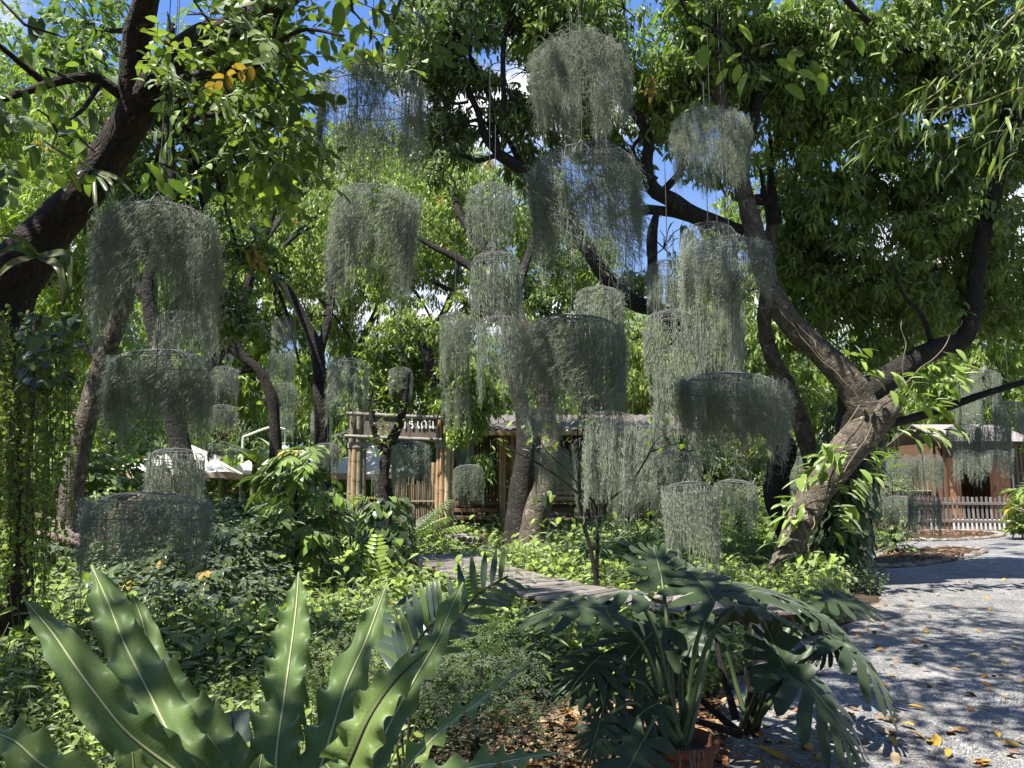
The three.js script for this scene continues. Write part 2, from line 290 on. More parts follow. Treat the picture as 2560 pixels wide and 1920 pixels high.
// fallen leaves: the ones that can be picked out are things, the mat of brown litter under the plants is stuff
const fallenGeo = [1, 2, 3, 4].map((s) => { const g = leafShape(0.115, 0.046, { st: [[0.2, 0.75], [0.5, 1], [0.8, 0.6]], fold: 0.25 * (s % 2 ? 1 : -0.4) + 0.1, bend: s * 0.32 - 0.2 }); g.translate(0, 0, -0.055); return g; });
const fallenCol = [[0.52, 0.32, 0.04], [0.45, 0.22, 0.05], [0.30, 0.12, 0.05], [0.22, 0.15, 0.09], [0.36, 0.27, 0.15], [0.20, 0.24, 0.05]];
const fallenMat = fallenCol.map((c) => std({ color: rgb(c[0] * 0.8, c[1] * 0.8, c[2] * 0.8), vertexColors: true, roughness: 0.75, side: THREE.DoubleSide }));
const fallenName = ['yellow', 'orange', 'red brown', 'brown', 'straw coloured', 'green'];
{
  const R = rng(77); let made = 0, guard = 0;
  while (made < 170 && guard++ < 20000) {
    const p = onGround(1500 + R() * 1060, 1380 + Math.pow(R(), 0.75) * 540);
    if (!insidePath(p.x, p.z) || p.z > -3.3) continue;
    const k = Math.min(5, (R() * R() * 6.6) | 0), o = shade(new THREE.Mesh(fallenGeo[(R() * 4) | 0], fallenMat[k])), s = lerp(0.65, 1.3, R());
    o.name = numbered('fallen_leaf'); o.position.set(p.x, 0.020 + 0.012 * s, p.z); o.rotation.set((R() - 0.5) * 0.5, R() * 6.28, (R() - 0.5) * 0.5); o.scale.setScalar(s);
    const zone = p.z > -5.2 && p.x < 2.2 ? 'beside the potted monstera' : p.z > -5.6 ? 'on the open gravel before the monstera' : p.z > -8 ? 'on the shaded gravel past the monstera' : p.z > -12 ? 'on the gravel before the forked tree' : 'on the far gravel by the stone edged beds', sz = s > 1.08 ? 'large ' : s < 0.82 ? 'small ' : '';
    o.userData = { label: `${sz}dry ${fallenName[k]} leaf fallen ${zone}`, category: 'leaf', group: `${sz}${fallenName[k]} leaves fallen ${zone}` };
    scene.add(o); made++;
  }
  const list = [], lists = [[], []];
  for (let i = 0; i < 9000; i++) {
    const near = R() < 0.55, p = near ? onGround(1250 + R() * 560, 1600 + R() * 340) : V(-9 + R() * 19, 0, -2 - R() * 16);
    if (insidePath(p.x, p.z) && R() < (insidePath(p.x - 0.5, p.z - 0.1) ? 0.97 : 0.4)) continue;
    const c = fallenCol[[1, 2, 3, 3, 3, 3, 4, 4][(R() * 8) | 0]], k = lerp(0.4, 0.95, R()); lists[i % 2].push([M4(V(p.x, 0.015 + R() * 0.025, p.z), QE((R() - 0.5) * 0.9, R() * 6.28, (R() - 0.5) * 0.9), lerp(0.6, 1.15, R())), c[0] * k, c[1] * k, c[2] * k]);
  }
  for (const e of [[2175, 2450, 1372, 1420], [2265, 2500, 1330, 1352]]) for (let i = 0; i < 260; i++) { const p = onGround(lerp(e[0] + 20, e[1] - 40, R()), lerp(e[2] + 6, e[3] - 6, R())), c = fallenCol[2 + (R() * 2) | 0].map((q) => q * lerp(0.6, 1.1, R())); lists[i % 2].push([M4(V(p.x, 0.125, p.z), QE((R() - 0.5) * 0.6, R() * 6.28, (R() - 0.5) * 0.6), 1), c[0], c[1], c[2]]); }
  const mt = std({ vertexColors: true, side: THREE.DoubleSide, roughness: 0.8 });
  lists.forEach((li, i) => { const m = instanced('leaf_litter', fallenGeo[i], mt, li, scene); m.userData.label = i ? 'curled brown leaf litter on the soil under plants' : 'flat brown and yellow leaf litter on the soil'; m.userData.category = 'leaf litter'; });
}
// ---------------------------------------------------------------- trees
// limbs are given as photo pixels with a depth and a radius in metres
const lp = (list) => list.map(([x, y, d, r]) => [at(x, y, d), r]);
const blob = (x, y, d, r, n, ry = 0.8, rz = 1) => [at(x, y, d), r, r * ry, r * rz, n];
let limbSeed = 0;
const addLimb = (t, name, pts, mat, o = {}) => w(name, limb(pts, { seed: (limbSeed += 3.7), ...o }), mat, t);

// --- the near tree that leans in from the side, its crown overhead shades the foreground
{
  const base = onGround(-60, 1720), t = thing('leaning_tree', 'dark leaning tree with thick forked trunk and broad glowing leaves', 'tree', base);
  addLimb(t, 'trunk', [[V(base.x, -0.05, base.z), 0.42], [V(base.x + 0.02, 0.35, base.z), 0.33], ...lp([[-30, 1200, 6, 0.29], [-5, 900, 6, 0.25], [12, 740, 6, 0.23], [60, 655, 5.95, 0.20], [140, 560, 5.9, 0.165], [225, 465, 5.8, 0.145], [290, 365, 5.7, 0.138], [345, 275, 5.6, 0.135], [375, 235, 5.55, 0.11]])], B.brown, { rad: 16, lump: 0.14, seg: 0.07 });
  const br = [
    [[335, 290, 5.6, 0.11], [330, 200, 5.5, 0.10], [342, 110, 5.4, 0.098], [365, 0, 5.2, 0.085], [420, -160, 4.8, 0.07], [520, -420, 4.2, 0.04]],
    [[365, 250, 5.55, 0.12], [425, 165, 5.4, 0.115], [500, 105, 5.25, 0.11], [590, 70, 5.1, 0.10], [690, 10, 4.9, 0.085], [800, -90, 4.6, 0.07], [1000, -300, 4.0, 0.05], [1300, -700, 3.2, 0.03]],
    [[300, 235, 5.5, 0.045], [240, 195, 5.4, 0.04], [160, 200, 5.3, 0.036], [80, 225, 5.2, 0.03], [-40, 265, 5, 0.02]],
    [[110, 205, 5.3, 0.03], [60, 165, 5.2, 0.024], [-30, 90, 5, 0.015]],
    [[400, 215, 5.3, 0.03], [520, 180, 5.0, 0.026], [620, 165, 4.8, 0.02], [690, 110, 4.6, 0.016], [760, 75, 4.5, 0.012], [860, 90, 4.4, 0.008]],
    [[440, 340, 5.2, 0.022], [490, 295, 5.0, 0.02], [580, 285, 4.9, 0.016], [660, 300, 4.8, 0.012], [720, 345, 4.7, 0.007]],
    [[440, 255, 5.2, 0.02], [560, 200, 4.9, 0.016], [660, 150, 4.7, 0.012], [700, 40, 4.6, 0.008]],
    [[250, 210, 5.3, 0.02], [210, 270, 5.2, 0.016], [150, 320, 5.0, 0.01], [130, 370, 4.9, 0.006]],
  ];
  br.forEach((b, i) => addLimb(t, 'branch', lp(b), B.brown, { rad: i < 2 ? 14 : 8, lump: i < 2 ? 0.13 : 0.08, seg: 0.06 }));
  // leaves one can pick apart hang in the frame's top corner; each its own mesh, three sizes and six tints
  const R = rng(404), geos = [0, 1, 2, 3].map((k) => leafShape(0.145 + 0.012 * k, 0.062 + 0.004 * k, { st: [[0.12, 0.6], [0.35, 1], [0.65, 0.92], [0.86, 0.5]], fold: 0.08 + 0.07 * k, bend: 0.35 + 0.25 * k }));
  const mats = [GREEN.deep, GREEN.mid, GREEN.mid, GREEN.fresh, GREEN.fresh, GREEN.lime].map((c) => leafMat({ color: rgb(...c), clearcoat: 0.4, transmission: 0.5 }));
  const zones = [[60, 60, 200, 120], [150, 340, 150, 110], [480, 200, 150, 120], [620, 330, 140, 110], [720, 170, 90, 100], [640, 40, 160, 80], [880, 25, 130, 70], [980, 60, 90, 70], [430, 420, 90, 90], [110, 170, 160, 140], [560, 110, 160, 80], [700, 250, 60, 60], [690, 420, 60, 60]];
  for (let i = 0; i < 300; i++) {
    const z = zones[(R() * zones.length) | 0], g1 = (R() + R() + R() - 1.5) * 1.1, g2 = (R() + R() + R() - 1.5) * 1.1, p = at(z[0] + g1 * z[2], Math.min(520, z[1] + g2 * z[3]), lerp(4.6, 7.4, R()));
    const m = shade(new THREE.Mesh(geos[(R() * 4) | 0], mats[(R() * 6) | 0])); m.name = 'leaf'; m.position.copy(p).sub(base); m.quaternion.copy(QE(lerp(-0.1, 1.2, R()), R() * 6.28, (R() - 0.5) * 1.2)); m.scale.setScalar(lerp(0.8, 1.25, R())); t.add(m);
  }
  // the rest of the crown, in frame and overhead
  const inFrame = zones.map((z) => [at(z[0], z[1], 5.0), z[2] / 1925 * 5 * 1.25, z[3] / 1925 * 5 * 1.2, 0.9, 26]);
  crown(t, inFrame.map((b) => [...b.slice(0, 4), 34]), G.oval, LEAF, GREEN.mid, GREEN.lime, 31, { size: 0.95, tilt: 0.8, twigs: 2 });
  const over = [];
  for (const [x, y, z, r, n] of [[-1.2, 6.0, -1.6, 1.5, 330], [-3.6, 5.6, -0.4, 1.6, 330], [-1.8, 6.4, 0.9, 1.7, 360], [-4.2, 6.2, 1.8, 1.7, 330], [0.4, 6.8, -0.6, 1.5, 300], [-5.8, 5.6, -2.6, 1.4, 200], [-0.6, 7.4, -4.0, 1.5, 260], [1.4, 7.6, -4.4, 1.6, 280], [-4.9, 6.8, -3.6, 1.2, 150], [2.2, 7.4, -2.4, 1.6, 260]]) over.push([V(x, y, z), r, r * 0.55, r, n]);
  crown(t, over, G.oval, LEAF, GREEN.mid, GREEN.olive, 32, { size: 1.35, tilt: 0.7, gap: 0.0 });
}

// --- the big forked tree beside the path
{
  const base = onGround(2020, 1470), t = thing('forked_tree', 'big grey forked tree beside the gravel path, hung with vines', 'tree', base);
  const D = 12;
  addLimb(t, 'trunk', lp([[1905, 1560, 11.2, 0.30], [1938, 1480, 11.4, 0.235], [1965, 1400, 11.6, 0.21], [1995, 1320, 11.8, 0.215], [2040, 1235, D, 0.23], [2095, 1160, D, 0.26], [2150, 1090, D, 0.27], [2205, 1035, D, 0.22], [2232, 1010, D, 0.15]]), B.grey, { rad: 18, lump: 0.12, seg: 0.08 });
  addLimb(t, 'trunk', lp([[2092, 1480, 12.9, 0.52], [2090, 1430, 12.9, 0.40], [2095, 1330, 12.8, 0.34], [2110, 1200, 12.6, 0.31], [2135, 1080, 12.3, 0.28], [2140, 985, 12.1, 0.26]]), B.dark, { rad: 16, lump: 0.16, seg: 0.1 });
  addLimb(t, 'branch', lp([[2165, 1040, 12.1, 0.26], [2115, 945, 12.0, 0.235], [2040, 870, 12.0, 0.20], [1965, 795, 11.9, 0.185], [1918, 700, 11.8, 0.17], [1890, 600, 11.7, 0.155], [1868, 510, 11.6, 0.14], [1845, 420, 11.5, 0.135], [1815, 310, 11.4, 0.13], [1795, 230, 11.2, 0.125], [1780, 150, 11.0, 0.12], [1735, 60, 10.8, 0.11], [1700, -60, 10.5, 0.09]]), B.grey, { rad: 14, seg: 0.1 });
  addLimb(t, 'branch', lp([[2140, 1000, 12.1, 0.22], [2210, 950, 12.2, 0.20], [2285, 900, 12.2, 0.17], [2350, 868, 12.2, 0.155], [2405, 850, 12.2, 0.15], [2430, 780, 12.1, 0.125], [2445, 660, 12, 0.12], [2470, 540, 11.8, 0.12], [2495, 430, 11.6, 0.12], [2520, 310, 11.4, 0.11], [2490, 200, 11.2, 0.10], [2420, 145, 11.1, 0.085], [2330, 125, 11, 0.07], [2220, 120, 10.8, 0.05]]), B.dark, { rad: 14, seg: 0.1 });
  addLimb(t, 'branch', lp([[2075, 1420, 13.4, 0.20], [2045, 1230, 13.3, 0.16], [2010, 1080, 13.2, 0.15], [1965, 965, 13.1, 0.15], [1925, 880, 13, 0.13], [1910, 800, 12.9, 0.12], [1918, 720, 12.6, 0.11], [1925, 620, 12.4, 0.10], [1935, 520, 12.3, 0.10]]), B.grey, { rad: 12, seg: 0.1 });
  const br = [
    [[1935, 560, 12.3, 0.13], [1925, 505, 12.2, 0.11], [1875, 500, 12, 0.09]], [[1930, 500, 12.2, 0.09], [1928, 430, 12, 0.045], [1926, 350, 12, 0.03]], [[1910, 495, 12, 0.05], [1902, 430, 12, 0.025], [1885, 400, 12, 0.015]],
    [[1855, 400, 11.5, 0.09], [1880, 320, 11.4, 0.085], [1895, 240, 11.3, 0.08], [1915, 160, 11.2, 0.065], [1912, 60, 11, 0.06], [1920, -60, 10.8, 0.04]],
    [[1885, 600, 11.8, 0.13], [1820, 570, 11.8, 0.13], [1740, 540, 11.7, 0.135], [1680, 500, 11.6, 0.125], [1630, 470, 11.5, 0.11], [1617, 410, 11.4, 0.09], [1622, 350, 11.3, 0.085], [1600, 300, 11.2, 0.08], [1575, 270, 11.1, 0.07], [1560, 200, 11, 0.055], [1525, 80, 10.8, 0.05], [1490, 20, 10.7, 0.04], [1400, 10, 10.5, 0.03], [1320, 35, 10.3, 0.02]],
    [[1740, 545, 11.7, 0.10], [1680, 530, 11.7, 0.08], [1600, 525, 11.6, 0.075], [1540, 540, 11.4, 0.05]],
    [[1640, 450, 11.5, 0.05], [1600, 415, 11.4, 0.045], [1582, 370, 11.4, 0.035], [1600, 345, 11.3, 0.03]],
    [[1640, 540, 11.6, 0.05], [1630, 590, 11.6, 0.09], [1632, 660, 11.7, 0.085], [1640, 760, 11.8, 0.09], [1700, 860, 12.2, 0.1]],
    [[1665, 470, 11.6, 0.06], [1700, 430, 11.7, 0.06], [1716, 370, 11.6, 0.06], [1712, 290, 11.5, 0.045], [1700, 230, 11.4, 0.035]],
    [[2330, 860, 12.2, 0.05], [2305, 790, 12, 0.035], [2260, 740, 11.8, 0.025], [2240, 690, 11.7, 0.02], [2225, 640, 11.6, 0.012]],
    [[2160, 1075, 12.6, 0.07], [2300, 1040, 13, 0.075], [2390, 1010, 13, 0.07], [2460, 985, 12.8, 0.06], [2560, 955, 12.6, 0.05]],
    [[2330, 120, 11, 0.06], [2180, 60, 10.6, 0.05], [2080, -40, 10.2, 0.04]], [[2510, 360, 11.5, 0.05], [2580, 250, 11, 0.04], [2650, 100, 10, 0.03]],
  ];
  br.forEach((b) => addLimb(t, 'branch', lp(b), B.dark, { rad: 9, seg: 0.1 }));
  const blobs = [
    blob(2050, 430, 12.5, 1.3, 560), blob(2200, 330, 12.5, 1.4, 640), blob(2330, 500, 12.6, 1.5, 720), blob(2150, 620, 13, 1.5, 760), blob(2050, 700, 13.4, 1.2, 560), blob(2300, 700, 13.2, 1.5, 800), blob(2480, 640, 13.5, 1.5, 760),
    blob(2060, 200, 11.5, 0.9, 330), blob(2000, 90, 11.2, 0.7, 230), blob(2230, 120, 11.4, 1.2, 480), blob(2400, 240, 11.8, 1.2, 480), blob(2540, 160, 12, 1.2, 460), blob(2560, 400, 12.5, 1.2, 460), blob(2100, 30, 11, 0.9, 300), blob(2420, 20, 11.2, 1.2, 420),
    blob(1790, 120, 11, 0.8, 230), blob(1640, 110, 10.8, 0.9, 260), blob(1500, 110, 10.8, 0.8, 240), blob(1420, 240, 11, 0.6, 150), blob(1690, 300, 11.4, 0.6, 120), blob(1390, 60, 10.4, 0.8, 220), blob(1800, 420, 11.8, 0.6, 110), blob(1760, 20, 10.8, 0.9, 260), blob(1560, 20, 10.6, 0.8, 220),
    blob(2230, 880, 13.2, 0.8, 260), blob(2020, 560, 12.6, 0.9, 300), blob(1900, 60, 11, 0.6, 130), blob(1980, 820, 14.4, 0.8, 240), blob(2400, 760, 14, 1.2, 460), blob(1480, 330, 12, 0.6, 150), blob(1560, 420, 12.4, 0.5, 110), blob(1640, 240, 11.6, 0.7, 190), blob(1740, 220, 11.6, 0.6, 150), blob(1470, 200, 11, 0.6, 150), blob(1960, 250, 11.8, 0.8, 240), blob(1850, 200, 11.4, 0.5, 120),
  ];
  crown(t, blobs.map((b) => [...b.slice(0, 4), Math.round(b[4] * 0.72)]), [...G.mango, sprigLong(66, 11, 0.25, 0.075)], LEAF, GREEN.olive, GREEN.fresh, 61, { gap: -0.06 });
  crown(t, [blob(2080, 330, 11.6, 0.7, 90), blob(1960, 380, 12, 0.5, 60), blob(2200, 300, 11.4, 0.7, 80), blob(1600, 540, 12.4, 0.5, 40), blob(1660, 620, 12.4, 0.6, 50)], G.mango, LEAF, GREEN.fresh, GREEN.lime, 62, { size: 1.25 });
  crown(t, [[V(4.6, 8.4, -5.0), 2.4, 0.8, 2.4, 260], [V(1.6, 8.6, -5.6), 2.0, 0.8, 2.0, 210], [V(7.4, 8.4, -10), 2.2, 0.9, 2.2, 240]], G.mango, LEAF, GREEN.mid, GREEN.olive, 63, { size: 1.2, gap: -0.06 });
}

// --- a second trunk behind it whose limb crosses the middle of the picture
{
  const base = onGround(1990, 1420), t = thing('crooked_tree', 'crooked tree behind the big fork, its long dark limb crossing open sky', 'tree', V(base.x, 0, -13.6));
  addLimb(t, 'trunk', lp([[2020, 1440, 13.6, 0.30], [1975, 1330, 13.6, 0.24], [1945, 1250, 13.6, 0.22], [1945, 1180, 13.6, 0.22], [1962, 1125, 13.5, 0.20], [1930, 1080, 13.4, 0.17], [1870, 1035, 13.2, 0.16], [1790, 930, 12.8, 0.14], [1700, 810, 12.4, 0.13], [1640, 772, 12.2, 0.13], [1590, 760, 12, 0.125], [1530, 715, 11.8, 0.12], [1480, 640, 11.6, 0.115], [1420, 540, 11.4, 0.11], [1355, 460, 11.2, 0.10], [1290, 415, 11, 0.09], [1245, 385, 10.9, 0.085]]), B.dark, { rad: 14, seg: 0.1 });
  [
    [[1250, 392, 10.9, 0.06], [1238, 340, 10.8, 0.05], [1232, 270, 10.7, 0.048], [1215, 220, 10.6, 0.04], [1180, 150, 10.5, 0.03], [1130, 60, 10.3, 0.02]],
    [[1250, 390, 10.9, 0.07], [1212, 340, 10.8, 0.06], [1195, 280, 10.7, 0.05], [1172, 230, 10.6, 0.045], [1165, 200, 10.6, 0.035], [1130, 185, 10.5, 0.02]],
    [[1235, 390, 10.9, 0.04], [1195, 402, 10.8, 0.035], [1150, 388, 10.7, 0.03], [1075, 384, 10.6, 0.02]],
    [[1190, 300, 10.7, 0.03], [1150, 310, 10.6, 0.022], [1110, 325, 10.5, 0.014], [1080, 350, 10.5, 0.008]],
    [[1170, 255, 10.6, 0.025], [1130, 258, 10.5, 0.02], [1095, 230, 10.4, 0.014]],
    [[1340, 450, 11.2, 0.05], [1300, 405, 11.1, 0.045], [1270, 350, 11, 0.04], [1215, 305, 10.9, 0.03]],
    [[1262, 290, 10.4, 0.035], [1258, 200, 10.3, 0.04], [1262, 90, 10.2, 0.04], [1290, 15, 10.1, 0.035], [1300, -60, 10, 0.03]], [[1290, 15, 10.1, 0.03], [1380, 10, 10.2, 0.04], [1450, 20, 10.3, 0.045], [1500, 70, 10.4, 0.045], [1520, 140, 10.5, 0.04]],
    [[1262, 220, 10.3, 0.02], [1290, 260, 10.3, 0.016], [1330, 290, 10.4, 0.01]], [[1175, 150, 10.4, 0.025], [1176, 60, 10.3, 0.028], [1150, -20, 10.2, 0.03]], [[1130, 160, 10.4, 0.028], [1138, 60, 10.3, 0.03], [1160, 0, 10.2, 0.03]],
  ].forEach((b) => addLimb(t, 'branch', lp(b), B.dark, { rad: 8, seg: 0.1 }));
  crown(t, [blob(1120, 100, 10.6, 0.75, 170), blob(1270, 90, 10.5, 0.7, 170), blob(1330, 180, 10.8, 0.6, 120), blob(1050, 200, 10.8, 0.5, 90), blob(1110, 420, 11, 0.5, 90), blob(1210, 180, 10.7, 0.45, 70), blob(1010, 40, 10.6, 0.7, 160), blob(1380, 330, 11.4, 0.5, 80), blob(1200, 10, 10.3, 0.7, 160), blob(1560, 700, 12.6, 0.5, 70), blob(1040, 310, 11, 0.6, 110), blob(1130, 330, 11.4, 0.5, 80), blob(1290, 300, 11, 0.5, 80), blob(960, 120, 10.8, 0.6, 120), blob(1340, 20, 10.3, 0.7, 150), blob(1300, 420, 11.6, 0.5, 80), blob(1090, 20, 11.6, 0.8, 230), blob(1180, 80, 11.8, 0.7, 180), blob(1260, 20, 11.6, 0.8, 220), blob(1090, 140, 12, 0.6, 120), blob(1350, 110, 11.8, 0.6, 130)], G.mango, LEAF, GREEN.mid, GREEN.olive, 71);
}

// --- the leaning double trunk by the hut
{
  const base = at(1310, 1412, 15), t = thing('double_tree', 'pale leaning double trunked tree in front of the bamboo hut', 'tree', V(base.x, 0, base.z));
  addLimb(t, 'trunk', [[V(base.x + 0.05, -0.05, base.z), 0.42], ...lp([[1330, 1330, 15, 0.27], [1352, 1250, 15, 0.24], [1372, 1180, 15, 0.22], [1375, 1090, 15.1, 0.17], [1362, 1000, 15.2, 0.14], [1340, 900, 15.3, 0.11], [1300, 780, 15.4, 0.09], [1290, 680, 15.5, 0.07]])], B.grey, { rad: 14, seg: 0.12 });
  addLimb(t, 'trunk', [[V(base.x - 0.12, -0.05, base.z - 0.1), 0.45], ...lp([[1292, 1330, 15.1, 0.25], [1298, 1230, 15.2, 0.21], [1312, 1130, 15.3, 0.18], [1305, 1030, 15.4, 0.15], [1282, 930, 15.5, 0.13], [1268, 800, 15.6, 0.12], [1215, 700, 15.7, 0.11], [1150, 650, 15.8, 0.09], [1080, 615, 15.9, 0.06], [990, 560, 16, 0.02]])], B.dark, { rad: 14, seg: 0.12 });
  [[[1268, 830, 15.6, 0.12], [1225, 640, 16, 0.1], [1150, 540, 16.4, 0.08], [1130, 430, 16.8, 0.05]], [[1295, 720, 15.5, 0.1], [1340, 600, 16, 0.08], [1420, 520, 16.5, 0.06], [1480, 460, 17, 0.04]], [[1268, 800, 15.6, 0.1], [1180, 760, 16, 0.07], [1080, 700, 16.4, 0.05]]].forEach((b) => addLimb(t, 'branch', lp(b), B.dark, { rad: 9 }));
  crown(t, [blob(1120, 520, 17, 1.5, 560), blob(1010, 640, 17, 1.3, 460), blob(1290, 520, 17.4, 1.4, 460), blob(1420, 640, 17.4, 1.2, 360), blob(1170, 760, 16.8, 1.1, 330), blob(1040, 820, 16.6, 1.0, 300), blob(1185, 985, 16.2, 0.8, 270), blob(1180, 1075, 16, 0.5, 130), blob(1205, 1165, 15.8, 0.32, 60), blob(1150, 960, 16.4, 0.8, 230), blob(1330, 860, 17, 0.9, 220)], [...G.mango], LEAF, GREEN.olive, GREEN.lime, 81, { gap: -0.04 });
}

